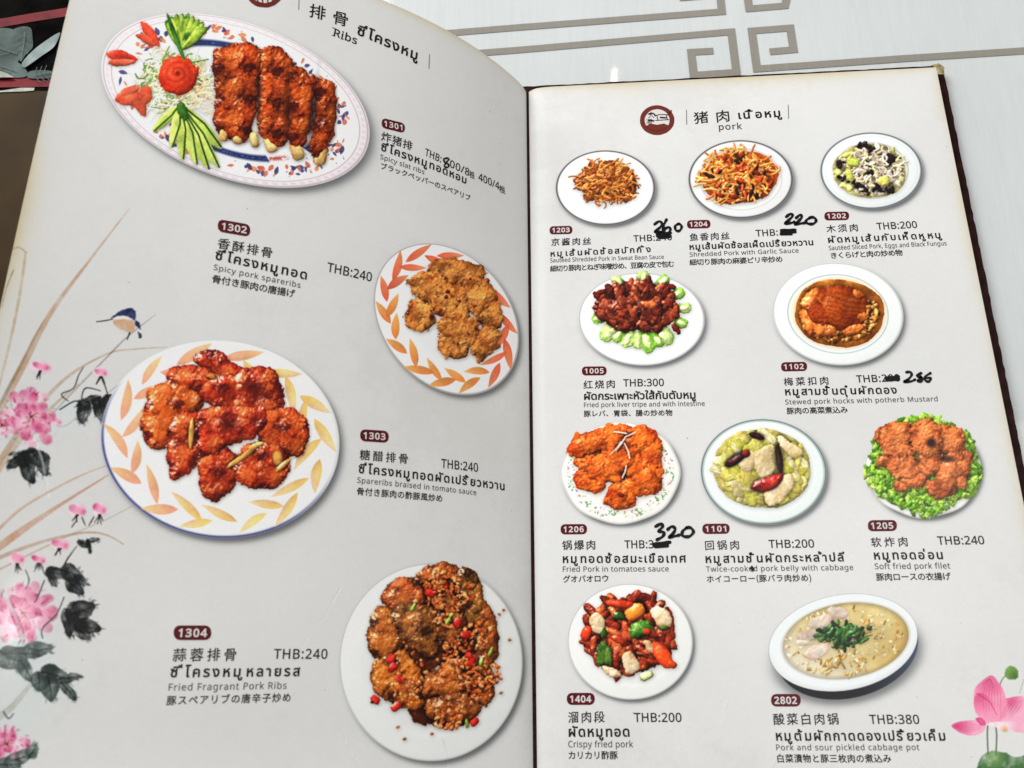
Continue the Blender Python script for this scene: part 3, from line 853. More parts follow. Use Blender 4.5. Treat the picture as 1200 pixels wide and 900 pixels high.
def dish_1206():
    d = Dish(727, 554, 70, 60, 0)
    d.plate((236, 236, 230), rim=(190, 188, 182), rim_w=.9, well=.74, well_k=.05, oct_=.02)
    for sa in np.linspace(0, 6.28, 12)[:-1]:
        d.dots(13, (.74, .90), [(96, 150, 80), (130, 170, 90), (70, 120, 60)], .9, 2.2, .75, [sa])
        d.dots(9, (.74, .90), [(196, 110, 130), (206, 150, 160), (170, 80, 100), (220, 190, 100)], .8, 2.0, .75, [sa + .28])
    P = [(694, 520, 26, 13, -18), (724, 512, 22, 12, 0), (753, 512, 13, 13, 40), (760, 535, 15, 19, 10), (728, 535, 27, 20, -25), (708, 550, 24, 15, 8), (686, 540, 12, 8, 0), (690, 565, 15, 10, 20), (758, 562, 17, 18, -10),
         (727, 581, 17, 14, 0), (742, 545, 14, 20, 10), (745, 570, 14, 10, 0), (768, 545, 7, 16, 0)]
    fried(d, P, (216, 98, 32), (158, 44, 10), bump=1.6, gloss=.4, var=.22, brown=.45, grow=1.15)
    d.blob(728, 580, 5, 4, 0, h=3, z=9, col=(110, 30, 8), rough=.1)
    for x0, y0, x1, y1 in ((722, 528, 733, 512), (733, 512, 745, 506), (732, 520, 738, 537), (729, 560, 734, 546), (716, 532, 728, 518), (734, 508, 720, 506)):
        d.strand([(x0, y0), ((x0 + x1) / 2 + 1, (y0 + y1) / 2), (x1, y1)], .8, 24, (246, 214, 196), gloss=.3)
    d.cook(ao=.17, shadow=.35, gain=1.08, rel=.85)
    return d


def dish_1101():
    d = Dish(895, 553, 74, 62, 4)
    d.plate((228, 234, 231), rim=(70, 88, 86), rim_w=1.0, well=.80, well_k=.02, line=[(.955, (120, 150, 146), .7, .5)])
    d.blob(893, 549, 56, 47, 0, h=4, z=0, col=(206, 192, 104), rough=.05, bump=.4, brown=.1)
    for i in range(170):
        t, q = random.uniform(0, 6.28), math.sqrt(random.random())
        x, y = 893 + 45 * q * math.cos(t), 548 + 38 * q * math.sin(t)
        d.blob(x, y, random.uniform(9, 19), random.uniform(3.5, 7.5), random.gauss(60, 45), h=1.8, flat=.5, z=5 * (1 - q * q) + random.uniform(0, 4), col=random.choice([(226, 216, 140), (214, 206, 110), (232, 222, 170), (206, 190, 96), (222, 204, 158), (196, 190, 80)]),
               p=3.0, rough=.12, bump=.2, var=.12, gloss=.3, brown=.3, bcol=(150, 140, 50), streak=.07)
    for pts in ([(896, 580), (908, 566), (924, 556), (930, 566), (918, 584), (902, 592)], [(866, 536), (880, 528), (886, 538), (878, 552), (868, 548)], [(886, 530), (902, 524), (906, 552), (896, 562), (886, 548)], [(912, 512), (926, 518), (940, 530), (934, 536), (918, 526)]):
        d.chunk(pts, h=2, z=11, edge=3, col=(232, 208, 166), bcol=(186, 160, 90), lite=(240, 224, 190), var=.08, bump=.5, gloss=.35, dark=.5, wob=1)
    d.blob(862, 539, 16, 4.6, -32, h=4, z=17, col=(52, 20, 22), rough=.12, gloss=.5, brown=.3, bcol=(20, 10, 12))
    d.blob(874, 532, 6, 4, -32, h=4, z=16, col=(120, 30, 22), rough=.12, gloss=.6)
    d.blob(887, 511, 10, 3.4, 15, h=4, z=15, col=(44, 22, 24), rough=.12, gloss=.4)
    d.blob(913, 538, 3.8, 17, -8, h=4, z=17, col=(46, 24, 20), rough=.12, gloss=.4)
    d.chunk([(880, 573), (889, 563), (902, 559), (917, 556), (910, 570), (897, 575)], h=4, z=17, edge=2.5, col=(150, 22, 18), bcol=(84, 10, 10), lite=(214, 70, 50), bump=.8, gloss=.9, wob=.7)
    d.cook(ao=.12, shadow=.25, gain=1.06)
    return d


def dish_1205():
    d = Dish(1082, 549, 68, 58, 4, extra=8)
    d.plate((240, 241, 236), rim=(190, 190, 180), rim_w=.8, well=.8, well_k=.02, oct_=.03)
    d.blob(1082, 544, 62, 53, 6, h=3, z=0, col=(100, 146, 40), rough=.14, bump=.8, brown=.1)
    for i in range(620):
        t = random.uniform(0, 6.28)
        q = random.uniform(.4, 1.0)
        rx, ry = 66 + 4 * math.sin(5 * t), 57 + 4 * math.cos(4 * t)
        x, y = 1081 + rx * q * math.cos(t), 545 + ry * q * math.sin(t)
        if x < 1018 and y > 560 or (x - 1018) < (y - 560) * .9 - 6:
            continue
        d.blob(x, y, random.uniform(3, 7), random.uniform(2, 4), random.uniform(0, 180), h=2, z=3 * (1.2 - q) + random.uniform(0, 3), col=random.choice([(130, 172, 50), (112, 158, 42), (150, 188, 66), (92, 140, 36), (166, 198, 84)]),
               rough=.45, bump=.9, bf=2.2, var=.3, gloss=.25, brown=.35, bcol=(50, 96, 24))
    d.cook(ao=.14, shadow=.3, gain=1.1)
    P = [(1050, 512, 22, 16, -10), (1054, 528, 16, 10, 0), (1086, 515, 20, 20, 10), (1110, 515, 18, 15, 10), (1093, 540, 16, 13, 40), (1060, 548, 20, 12, 30), (1070, 560, 16, 10, 20), (1080, 550, 14, 7, 20), (1116, 555, 15, 26, 42),
         (1102, 572, 15, 11, 0), (1036, 541, 8, 6, 0), (1055, 570, 8, 6, 0), (1128, 536, 10, 9, 0)]
    fried(d, P, (204, 112, 62), (128, 56, 22), bump=1.6, gloss=.2, var=.26, brown=.38, z0=4, grow=1.12)
    d.cook(ao=.16, shadow=.75, gain=1.06, rel=.85, soft=2.6)
    d.over(np.exp(-(((d.X - 1091) / 6) ** 2 + ((d.Y - 519) / 6) ** 2) ** 2) * .92, rgb(26, 16, 16))
    d.over(np.exp(-(((d.X - 1110) / 9) ** 2 + ((d.Y - 538) / 4) ** 2) ** 2) * .8, rgb(34, 20, 18))
    d.over(np.exp(-(((d.X - 1110) / 2.5) ** 2 + ((d.Y - 544) / 2) ** 2)) * .8, rgb(220, 226, 220))
    return d


def dish_1404():
    d = Dish(738.5, 752, 73.5, 68, 4)
    d.plate((228, 229, 225), rim=(170, 170, 168), rim_w=.7, well=.75, well_k=.03, edge_dark=.05)
    d.blob(738, 745, 44, 40, 0, h=3, z=0, col=(120, 44, 22), rough=.2, gloss=.3)
    for i in range(105):
        t, q = random.uniform(0, 6.28), math.sqrt(random.random())
        x, y = 738 + 50 * q * math.cos(t), 743 + 45 * q * math.sin(t)
        d.blob(x, y, random.uniform(9, 17), random.uniform(3.8, 6), random.choice([60, 75, 100, 30, 130, 10, 50]) + random.uniform(-20, 20), h=5, z=5 * (1 - q * q) + random.uniform(0, 5),
               col=random.choice([(166, 62, 30), (184, 84, 44), (140, 44, 24), (120, 36, 20)]), p=2.5, rough=.18, bump=.8, var=.28, brown=.4, bcol=(60, 16, 10), gloss=.7)
    for x, y, a, b, g, c in ((751, 738, 13, 10, -10, (64, 110, 30)), (705, 765, 6, 14, 10, (80, 120, 40)), (706, 740, 8, 5, 60, (60, 100, 30)), (778, 734, 6, 5, 0, (70, 110, 34)), (725, 722, 7, 5, 0, (50, 80, 26)),
                             (712, 768, 5, 12, 0, (96, 130, 50)), (757, 792, 8, 5, -20, (200, 206, 140))):
        d.blob(x, y, a, b, g, h=3.5, z=13, col=c, p=3.2, rough=.16, brown=.45, bcol=(20, 40, 12), gloss=.7)
    for x, y, a, b, g, c in ((776, 767, 17, 9, 52, (222, 72, 24)), (787, 778, 7, 4, 30, (226, 80, 28)), (727, 708, 17, 5, 6, (206, 60, 26)), (687, 742, 6, 9, 20, (196, 50, 22)), (744, 717, 12, 9, -30, (206, 120, 40)), (758, 740, 5, 4, 0, (190, 50, 20))):
        d.blob(x, y, a, b, g, h=5, z=14, col=c, p=2.4, rough=.1, brown=.25, bcol=(130, 34, 14), gloss=.7)
    for pts in ([(690, 727), (698, 719), (706, 724), (707, 738), (699, 741)], [(762, 717), (772, 711), (784, 720), (786, 732), (774, 734), (768, 726)], [(730, 770), (738, 764), (748, 778), (746, 787), (734, 787)], [(754, 752), (762, 752), (766, 762), (760, 762)], [(706, 782), (718, 784), (728, 792), (716, 792)]):
        d.chunk(pts, h=3, z=15, edge=2.5, col=(226, 204, 166), bcol=(180, 130, 84), lite=(238, 226, 200), var=.1, bump=.5, gloss=.4, dark=.5, wob=.8)
    d.cook(ao=.14, shadow=.35, gain=1.1, spec=1.1)
    return d


def dish_2802():
    d = Dish(988, 753, 88, 56, -10, extra=14)
    # the bowl's dark blue side below the rim
    U, V, r = d.local(993, 762, 84, 56, math.radians(-13))
    body = np.clip(.5 - (r - 1) * 50, 0, 1)
    d.a = np.maximum(d.a, body)
    side = np.ones_like(d.rgb) * rgb(16, 18, 26)
    side += (np.clip((d.X - 1000) / 80, 0, 1) ** 1.4)[..., None] * rgb(90, 108, 134) * .55
    keep = d.a.copy()
    U, V, r = d.U, d.V, d.r
    rim = np.clip(.5 - (r - 1) * 56 * 1.6, 0, 1)[..., None]
    top = np.ones_like(d.rgb) * rgb(226, 230, 229) * (1 - .10 * np.clip((r - .9) * 8, 0, 1) * np.clip(V + .2, 0, 1))[..., None]
    d.rgb = side * (1 - rim) + top * rim
    d.a = np.maximum(keep, rim[..., 0])
    U, V, r = d.local(991, 751, 74.5, 44, math.radians(-9))
    inner = np.clip(.5 - (r - 1) * 44 * 1.4, 0, 1)
    d.over(np.clip(.5 - (r - 1.035) * 44 * 1.2, 0, 1) * .4, rgb(180, 170, 150))
    soup = rgb(204, 184, 122) * (1 + .08 * noise(T_SMOOTH, d.X, d.Y, 5) + .05 * noise(T_MID, d.X, d.Y, 4))[..., None]
    k = np.clip((.1 - U) * .9 + (V - .1) * .6, 0, 1)[..., None]
    soup = soup * (1 - .75 * k) + rgb(236, 231, 220) * .75 * k
    k = np.clip((U - .55) * 2 + V, 0, 1)[..., None]
    soup = soup * (1 - .4 * k) + rgb(214, 156, 66) * .4 * k
    soup *= (1 - .25 * np.clip((r - .88) * 8, 0, 1))[..., None]
    d.rgb = d.rgb * (1 - inner[..., None]) + soup * inner[..., None]
    for x, y, a, b, g in ((982, 718, 12, 7, 10), (963, 729, 15, 8, -20), (950, 745, 16, 6, 0), (958, 763, 16, 8, -20), (941, 753, 9, 3.5, 0)):
        d.blob(x, y, a, b, g, h=.9, z=.6, col=(224, 208, 188), p=2.2, rough=.2, var=.06, brown=.3, bcol=(196, 150, 130), gloss=.2, streak=.05)
    for _ in range(170):
        t, q = random.uniform(0, 6.28), math.sqrt(random.random())
        u, v = 70 * q * math.cos(t), 40 * q * math.sin(t)
        x, y = 991 + u * .988 + v * .156, 751 - u * .156 + v * .988
        wht = random.random() < .6
        d.blob(x, y, random.uniform(1.2, 4.2), random.uniform(.8, 1.8), random.uniform(0, 180), h=.4, z=.1, col=random.choice([(232, 214, 164), (238, 226, 190), (226, 200, 140)]) if wht else random.choice([(196, 150, 70), (170, 126, 56), (206, 146, 60)]), rough=.3, gloss=.3, brown=.15, bcol=(180, 140, 80))
    for x, y, a, b in ((1022, 733, 8, 6), (1018, 742, 7, 4), (984, 772, 9, 6), (996, 782, 10, 5), (972, 780, 8, 4), (1005, 776, 8, 4), (965, 786, 8, 4), (1030, 745, 6, 3)):
        for _ in range(5):
            d.blob(x + random.gauss(0, 5), y + random.gauss(0, 3), a * .5, b * .3, random.uniform(0, 180), h=.9, z=.8, col=random.choice([(226, 206, 150), (206, 160, 80), (216, 180, 100)]), rough=.3, gloss=.4)
    d.cook(ao=.08, shadow=.18, gain=1.0)
    for _ in range(90):
        x, y = 988 + random.gauss(0, 12), 744 + random.gauss(0, 5.5)
        d.blob(x, y, random.uniform(3.5, 7.5), random.uniform(1.8, 3.4), random.uniform(0, 180), h=2.4, z=random.uniform(0, 6), col=random.choice([(30, 66, 26), (44, 88, 34), (22, 46, 26), (60, 104, 44)]), rough=.35, gloss=.5, brown=.2, bcol=(12, 26, 12))
    d.strand([(1012, 738), (1008, 748), (1022, 744)], .7, 8, (90, 120, 40))
    d.cook(ao=.16, shadow=.35, gain=1.1)
    return d


SPECS = [
    ('L', '1301', dish_1301, 'oval plate picture of fried ribs with a carved carrot rose'),
    ('L', '1302', dish_1302, 'oval plate picture of golden fried spareribs in a ring of orange petals'),
    ('L', '1303', dish_1303, 'blue-rimmed plate picture of glossy red spareribs in a ring of petals'),
    ('L', '1304', dish_1304, 'plain white plate picture of ribs under orange garlic crumbs'),
    ('R', '1203', dish_1203, 'plate picture of brown shredded pork'),
    ('R', '1204', dish_1204, 'plate picture of orange shredded pork with dark strips'),
    ('R', '1202', dish_1202, 'plate picture of pale pork, egg and black fungus'),
    ('R', '1005', dish_1005, 'plate picture of dark red pork over green cabbage hearts'),
    ('R', '1102', dish_1102, 'plate picture of a brown braised pork dome in sauce'),
    ('R', '1206', dish_1206, 'floral plate picture of orange fried pork'),
    ('R', '1101', dish_1101, 'plate picture of pale cabbage with dark and red chillies'),
    ('R', '1205', dish_1205, 'plate picture of fried pork on frilly lettuce'),
    ('R', '1404', dish_1404, 'plate picture of dark pork strips with green and red peppers'),
    ('R', '2802', dish_2802, 'bowl picture of yellow cabbage soup with green herbs'),
]
pages = {'L': Page('L', 5600), 'R': Page('R', 5200)}
PAPER = rgb(209, 209, 207)
for side, pg in pages.items():
    pg.img[:] = PAPER
    # faint yellowing towards the worn outer edges, grubby specks
    uu = (np.arange(pg.nx) + .5) / pg.nx * pg.W
    YY = -HP + (np.arange(pg.ny) + .5) / pg.ny * HP
    e = np.minimum(pg.W - uu[None, :], (-YY)[:, None] + 0 * uu[None, :])
    nn = noise(T_SMOOTH, *np.meshgrid(np.arange(pg.nx, dtype=np.float32), np.arange(pg.ny, dtype=np.float32)), .35)
    k = np.exp(-np.clip(e, 0, 1) / (.0024 + .0012 * nn.clip(-1, 1))) * (.42 + .3 * nn)
    pg.mul((slice(None), slice(None)), k, rgb(228, 208, 158))
    pg.img *= (1 + .014 * nn)[..., None]
    n2 = noise(T_MID, *np.meshgrid(np.arange(pg.nx, dtype=np.float32), np.arange(pg.ny, dtype=np.float32)), .22)
    pg.mul((slice(None), slice(None)), np.clip(n2 - .3, 0, 1) * .13, rgb(206, 200, 186))
    pg.relief += .10 * nn
    for _ in range(90):
        x, y = (random.uniform(60, 610) if side == 'L' else random.uniform(640, 1190)), random.uniform(40, 890)
        sl = pg.win(x - 3, y - 3, x + 3, y + 3)
        if pg.PX[sl].size:
            r = random.choice([.4, .5, .6, .9])
            m = np.clip(1 - np.hypot(pg.PX[sl] - x, (pg.PY[sl] - y) * random.uniform(.6, 1.4)) / r, 0, 1) * random.choice([.25, .4, .7])
            pg.mul(sl, m, rgb(90, 84, 76))

# ------------------------------------------------------------------ brush painting on the left page
LP = pages['L']
TAN, TAN2, GREY = (226, 178, 140), (232, 196, 168), (176, 168, 158)
for pts, ws, c, al in (
        ([(-20, 520), (25, 432), (60, 366), (105, 305), (152, 244)], [3.6, 4.2, 2.8, 1.4, .3], (222, 184, 152), .85),
        ([(-14, 500), (22, 432), (40, 396), (52, 375)], [2.5, 1.8, 1.2, .4], (196, 186, 170), .8),
        ([(-14, 560), (30, 496), (75, 445), (125, 415), (160, 409), (195, 407)], [3.2, 3.2, 1.8, 1.0, .8, .4], (216, 182, 150), .8),
        ([(40, 508), (80, 465), (120, 424), (150, 394), (183, 368)], [1.0, 1.0, .9, .7, .3], (168, 160, 146), .85),
        ([(-14, 570), (20, 520), (60, 478), (92, 450)], [3.6, 3.0, 1.8, .6], (220, 176, 140), .8),
        ([(-20, 640), (20, 600), (60, 575), (100, 555), (130, 544)], [1.8, 1.5, 1.2, .8, .4], (226, 184, 150), .8),
        ([(-20, 655), (25, 622), (70, 592), (128, 556)], [5.2, 4.0, 2.0, .4], (226, 172, 138), .8),
        ([(-20, 662), (20, 645), (60, 632), (100, 624), (125, 627), (145, 638)], [2.6, 2.2, 1.6, 1.2, 1.0, .5], (210, 170, 142), .8),
        ([(-10, 672), (30, 652), (80, 628), (120, 611), (155, 593)], [1.0, 1.0, .8, .6, .3], (212, 176, 150), .75),
        ([(-12, 846), (10, 832), (28, 812), (40, 796)], [5, 4, 3, 1.5], (204, 196, 182), .8),
        ([(8, 470), (40, 470), (70, 500), (100, 480), (140, 450)], [.5, .6, .6, .5, .3], (150, 146, 138), .6)):
    LP.stroke(pts, ws, c, al=al, soft=1.1, dry=.35)
INK, INK2, PINK, PINK2, WINE = (22, 24, 24), (84, 94, 92), (230, 150, 180), (240, 206, 218), (184, 60, 108)
SKY = (196, 214, 216)
for x, y, r in ((20, 500, 30), (75, 485, 22), (28, 745, 40), (40, 800, 30), (10, 850, 30)):
    sl = LP.win(x - 2 * r, y - 2 * r, x + 2 * r, y + 2 * r)
    m = np.exp(-(np.hypot(LP.PX[sl] - x, LP.PY[sl] - y) / r) ** 2) * .35
    LP.mix(sl, m, rgb(*SKY))
ART = []   # printed motifs cut out as pieces of their own: (side, name, label, outline)


def petal(pg, x, y, a, b, ang, col, col2, al=.85):
    t = np.linspace(0, 2 * math.pi, 9)[:-1]
    c, s_ = math.cos(math.radians(ang)), math.sin(math.radians(ang))
    pts = [(x + a * math.cos(q) * c * random.uniform(.85, 1.1) - b * math.sin(q) * s_, y + a * math.cos(q) * s_ + b * math.sin(q) * c * random.uniform(.85, 1.1)) for q in t]
    tx, ty = x + a * .7 * c, y + a * .7 * s_
    pg.wash(pts, col, al=al, edge=1.6, var=.35, col2=col2, c2=(tx, ty, a * 1.1))


def ellipse_outline(x, y, a, b, n=20, ang=0, wob=.08):
    c, s_ = math.cos(math.radians(ang)), math.sin(math.radians(ang))
    r = random.Random(int(x * 7 + y))
    o = []
    for k in range(n):
        t = 2 * math.pi * k / n
        q = 1 + r.uniform(-wob, wob)
        o.append((x + q * (a * math.cos(t) * c - b * math.sin(t) * s_), y + q * (a * math.cos(t) * s_ + b * math.sin(t) * c)))
    return o


def peony(pg, x, y, R, n, sq=.85, deep=.5, cut=True):
    for k in range(int(n * 1.9)):
        t = 2 * math.pi * k / n + random.uniform(-.3, .3)
        q = R * random.uniform(.35, .86)
        wine = random.random() < deep
        petal(pg, x + q * math.cos(t), y + q * math.sin(t) * sq, R * random.uniform(.17, .28), R * random.uniform(.13, .21), math.degrees(t), PINK2 if not wine else PINK, PINK if not wine else WINE, .62)
    for k in range(n // 2):
        t = random.uniform(0, 6.28)
        q = R * random.uniform(.1, .4)
        petal(pg, x + q * math.cos(t), y + q * math.sin(t) * sq, R * .22, R * .17, math.degrees(t), PINK, WINE, .75)
    for k in range(int(R * 1.6)):
        t = random.uniform(0, 6.28)
        q = R * math.sqrt(random.random()) * .88
        qx, qy = x + q * math.cos(t), y + q * math.sin(t) * sq
        L_ = R * random.uniform(.06, .16)
        pg.stroke([(qx, qy), (qx + L_ * math.cos(t + .5), qy + L_ * math.sin(t + .5))], [random.uniform(.5, 1.3), .3], random.choice([WINE, PINK, (150, 30, 84)]), al=.55, soft=1.2, dry=.5, smooth=False)
    for k in range(14):
        t = random.uniform(0, 6.28)
        q = R * random.uniform(.02, .3)
        pg.stroke([(x, y), (x + q * math.cos(t), y + q * math.sin(t))], [.5, .3], (150, 90, 50), al=.8, smooth=False)
    if cut:
        ART.append((pg.side, 'printed_peony', None, ellipse_outline(x, y, R * .98, R * .9 * sq + 2)))


def bud(pg, x, y, a, b, deep=True, stem=1):
    petal(pg, x, y, a, b, 5, PINK2, PINK, .8)
    petal(pg, x - a * .25, y - b * .25, a * .6, b * .6, 200, PINK, WINE if deep else PINK, .85)
    petal(pg, x + a * .4, y + b * .1, a * .45, b * .5, 20, PINK, WINE, .6)
    for k in range(5 if stem else 0):
        pg.stroke([(x + random.uniform(-2, 2), y + b * .7), (x + random.uniform(-6, 6), y + b + random.uniform(3, 9))], [.9, .4], INK, al=.8, smooth=False)
    ART.append((pg.side, 'printed_bud', None, ellipse_outline(x, y, a + 1, b + 1, 12)))


def ink_leaf(pg, lobes, col=INK, veins=True, al=.9, col2=INK2, cut=True):
    allp = []
    for (x, y, a, b, g) in lobes:
        c, s_ = math.cos(math.radians(g)), math.sin(math.radians(g))
        pts = []
        for k in range(10):
            t = 2 * math.pi * k / 10
            u = a * math.cos(t)
            v = b * math.sin(t) * (1 - .28 * math.cos(t)) * random.uniform(.86, 1.12)
            pts.append((x + u * c - v * s_, y + u * s_ + v * c))
        allp += pts
        pg.wash(pts, col, al=al, edge=1.1, var=.45, col2=col2, c2=(x + a * .35 * c, y + a * .35 * s_, b * 1.1), wob=1.0)
        for k in range(5):
            t = random.uniform(-1.2, 1.2)
            ex, ey = a * math.cos(t), b * math.sin(t)
            x1_, y1_ = x + ex * c - ey * s_, y + ex * s_ + ey * c
            pg.stroke([(x1_, y1_), (x1_ + (x1_ - x) * random.uniform(.1, .35), y1_ + (y1_ - y) * random.uniform(.1, .35))], [1.4, .2], col2, al=.6, soft=1.4, dry=.6, smooth=False)
        if veins:
            pg.stroke([(x - a * .9 * c, y - a * .9 * s_), (x + 1, y), (x + a * .8 * c, y + a * .8 * s_)], [.9, .6, .3], (18, 20, 20), al=.8)
            for q in (-.3, .15):
                pg.stroke([(x + q * a * c, y + q * a * s_), (x + (q + .35) * a * c - b * .6 * s_, y + (q + .35) * a * s_ + b * .6 * c)], [.5, .2], (20, 22, 22), al=.7, smooth=False)
    if cut:
        A = np.array(allp)
        cx, cy = A.mean(0)
        th = np.arctan2(A[:, 1] - cy, A[:, 0] - cx)
        rr = np.hypot(A[:, 0] - cx, A[:, 1] - cy)
        out = []
        for k in range(20):
            t = -math.pi + 2 * math.pi * (k + .5) / 20
            dd = np.abs((th - t + math.pi) % (2 * math.pi) - math.pi)
            sel = dd < .35
            r = rr[sel].max() if sel.any() else rr.min() * .6
            out.append((cx + r * math.cos(t), cy + r * math.sin(t)))
        ART.append((pg.side, 'printed_leaf', None, out))


peony(LP, 36, 488, 36, 15, sq=.95, deep=.6)
peony(LP, 2, 498, 20, 8, deep=.4)
bud(LP, 47, 430, 12, 7)
bud(LP, 118, 437, 9, 6.5)
bud(LP, 90, 598, 12, 8)
bud(LP, 116, 597, 9, 9)
bud(LP, 70, 638, 12, 7)
bud(LP, 20, 655, 9, 8, deep=False)
bud(LP, 45, 656, 9, 6)
bud(LP, 66, 494, 6, 4, stem=0)
peony(LP, 26, 718, 40, 18, sq=.95, deep=.5)
peony(LP, 8, 872, 30, 14, sq=.8, deep=.6)
ink_leaf(LP, [(20, 541, 15, 6, 150), (32, 548, 20, 9, 70), (50, 543, 16, 9, 75), (42, 536, 14, 8, 50), (25, 531, 16, 3, 170)])
ink_leaf(LP, [(98, 483, 14, 8, 100), (118, 480, 16, 9, 75), (128, 470, 9, 7, 60), (104, 470, 16, 5, 160)])
ink_leaf(LP, [(98, 637, 8, 4, 20), (104, 640, 8, 3, 80), (110, 634, 7, 3, -10)])
ink_leaf(LP, [(66, 672, 13, 8, 10), (84, 672, 14, 10, 20), (88, 688, 13, 8, 40), (95, 680, 10, 6, 30), (62, 680, 8, 5, 60)])
ink_leaf(LP, [(94, 716, 20, 12, -20), (102, 735, 17, 9, 10), (80, 730, 18, 7, 80), (96, 742, 12, 7, 40)], col=(28, 27, 28), col2=(66, 66, 66))
ink_leaf(LP, [(44, 762, 18, 10, -10), (14, 772, 18, 13, 30), (30, 785, 16, 8, 60), (24, 766, 22, 8, 0)], col=(56, 70, 66), col2=(120, 134, 130))
ink_leaf(LP, [(66, 792, 20, 11, 15), (82, 794, 14, 5, -8), (58, 806, 16, 12, 80), (80, 810, 15, 6, 50), (45, 798, 12, 9, 90)], col=(40, 50, 48), col2=(110, 124, 118))
ink_leaf(LP, [(24, 888, 20, 9, -20), (38, 880, 10, 8, -60), (10, 896, 14, 8, 0)], col=(60, 74, 70), col2=(130, 144, 138))
for pts in ([(80, 470), (72, 462), (86, 455), (92, 440), (98, 430)], [(95, 470), (100, 455), (118, 458)], [(120, 444), (124, 455), (128, 470)], [(76, 660), (84, 648), (90, 640)], [(76, 662), (80, 652)],
            [(70, 480), (88, 470), (96, 476)], [(30, 668), (34, 680), (30, 690)], [(48, 660), (52, 672), (60, 680)], [(52, 680), (44, 700), (40, 706)], [(75, 700), (66, 720), (50, 736), (50, 748)],
            [(4, 834), (10, 842), (16, 836)], [(88, 612), (84, 618)], [(96, 606), (100, 616)], [(110, 606), (104, 616)]):
    LP.stroke(pts, [.7, .9, .5], INK, al=.8, dry=.3)
# bird
LP.wash([(133, 375), (140, 373), (152, 374), (158, 378), (158, 386), (152, 390), (140, 386), (134, 380)], (196, 150, 112), al=.9, var=.25)
LP.wash([(130, 372), (138, 365), (148, 361.5), (156, 362), (159, 368), (158, 376), (153, 373), (146, 371), (138, 370), (131, 373)], (24, 32, 74), al=.97, var=.25)
LP.wash([(133, 374), (142, 370), (150, 371), (154, 375), (145, 373.5), (136, 375)], (226, 222, 214), al=.8, var=.2)
LP.wash([(159, 375), (163, 379), (164, 385), (161, 384), (158, 379)], (24, 30, 70), al=.95, var=.2)
LP.wash([(161, 389), (165, 391), (165, 396), (162, 396)], (24, 30, 60), al=.95, var=.2)
LP.stroke([(113, 377), (122, 376), (132, 374)], [.6, .8, .6], (40, 42, 46), al=.9)
LP.stroke([(152, 390), (149, 398)], [1, .6], (40, 36, 34), al=.9, smooth=False)
ART.append(('L', 'printed_bird', 'small navy and tan bird on a thin twig', [(130, 372), (138, 365), (148, 361.5), (156, 362), (160, 368), (164, 380), (164, 386), (158, 389), (150, 391), (140, 387), (133, 379)]))
# laminate lifting along the outer edge
LP.stroke([(30, 296), (24, 340), (12, 400), (-6, 470)], [1.2, 1.8, 1.6, 1.4], (214, 186, 140), al=.7, dry=.5)
LP.stroke([(14, 292), (22, 290), (31, 296)], [1, 1.2, 1], (190, 180, 140), al=.7, dry=.5)
LP.stroke([(16, 316), (8, 336), (2, 360)], [.5, .4, .4], (110, 104, 80), al=.7, dry=.9)

# ------------------------------------------------------------------ lotus on the right page
RP = pages['R']
LPK, LPD, LPW = (236, 160, 186), (206, 66, 120), (246, 214, 222)
for pts in ([(1158, 846), (1157, 860), (1158, 884)], [(1166, 846), (1168, 862), (1167, 884)]):
    RP.stroke(pts, [.9, .9, .9], (96, 110, 84), al=.9)
RP.stroke([(1171, 805), (1174, 797), (1178, 792)], [.8, .6, .6], (96, 130, 70), al=.9)
RP.stroke([(1195, 812), (1198, 802), (1200, 796)], [.4, .4, .4], (170, 170, 170), al=.8)
RP.wash([(1145, 898), (1150, 886), (1162, 880), (1176, 882), (1190, 888), (1206, 886), (1210, 905), (1150, 908)], (58, 100, 52), al=.95, col2=(110, 150, 80), c2=(1165, 888, 16))
RP.wash([(1177, 790), (1180, 783), (1187, 781), (1193, 787), (1192, 795), (1183, 796)], (104, 144, 60), al=.95, col2=(60, 96, 34), c2=(1190, 793, 10))
for pts, c, c2, cc in (
        ([(1115, 850), (1128, 845), (1145, 844), (1156, 849), (1150, 859), (1138, 862), (1124, 858)], LPK, LPD, (1122, 851, 22)),
        ([(1170, 822), (1182, 818), (1200, 817), (1204, 834), (1192, 844), (1174, 848), (1166, 838)], LPK, LPD, (1184, 822, 18)),
        ([(1172, 846), (1188, 844), (1206, 840), (1206, 858), (1190, 857), (1176, 850)], LPK, LPW, (1178, 850, 14)),
        ([(1141, 822), (1143, 806), (1152, 797), (1162, 791), (1170, 799), (1178, 815), (1180, 834), (1172, 845), (1158, 846), (1146, 838)], (232, 138, 170), LPD, (1158, 797, 22)),
        ([(1141, 822), (1146, 812), (1156, 815), (1166, 824), (1172, 838), (1168, 846), (1154, 845), (1144, 836)], (240, 150, 180), LPD, (1148, 814, 26)),
        ([(1152, 848), (1168, 846), (1178, 848), (1182, 856), (1176, 858), (1166, 852)], LPW, (206, 150, 90), (1178, 856, 8)),
        ([(1143, 842), (1150, 841), (1156, 848), (1150, 850)], LPD, None, None)):
    RP.wash(pts, c, al=.93, edge=.9, var=.16, col2=c2, c2=cc, wob=.4)
RP.stroke([(1144, 812), (1150, 816), (1160, 823), (1168, 838)], [.3, .5, .3], (190, 50, 100), al=.8)
for q in range(7):
    RP.stroke([(1158 + q * 2, 797 + q), (1152 + q * 3.4, 815), (1154 + q * 3, 842)], [.15, .4, .15], (190, 60, 110), al=.35)
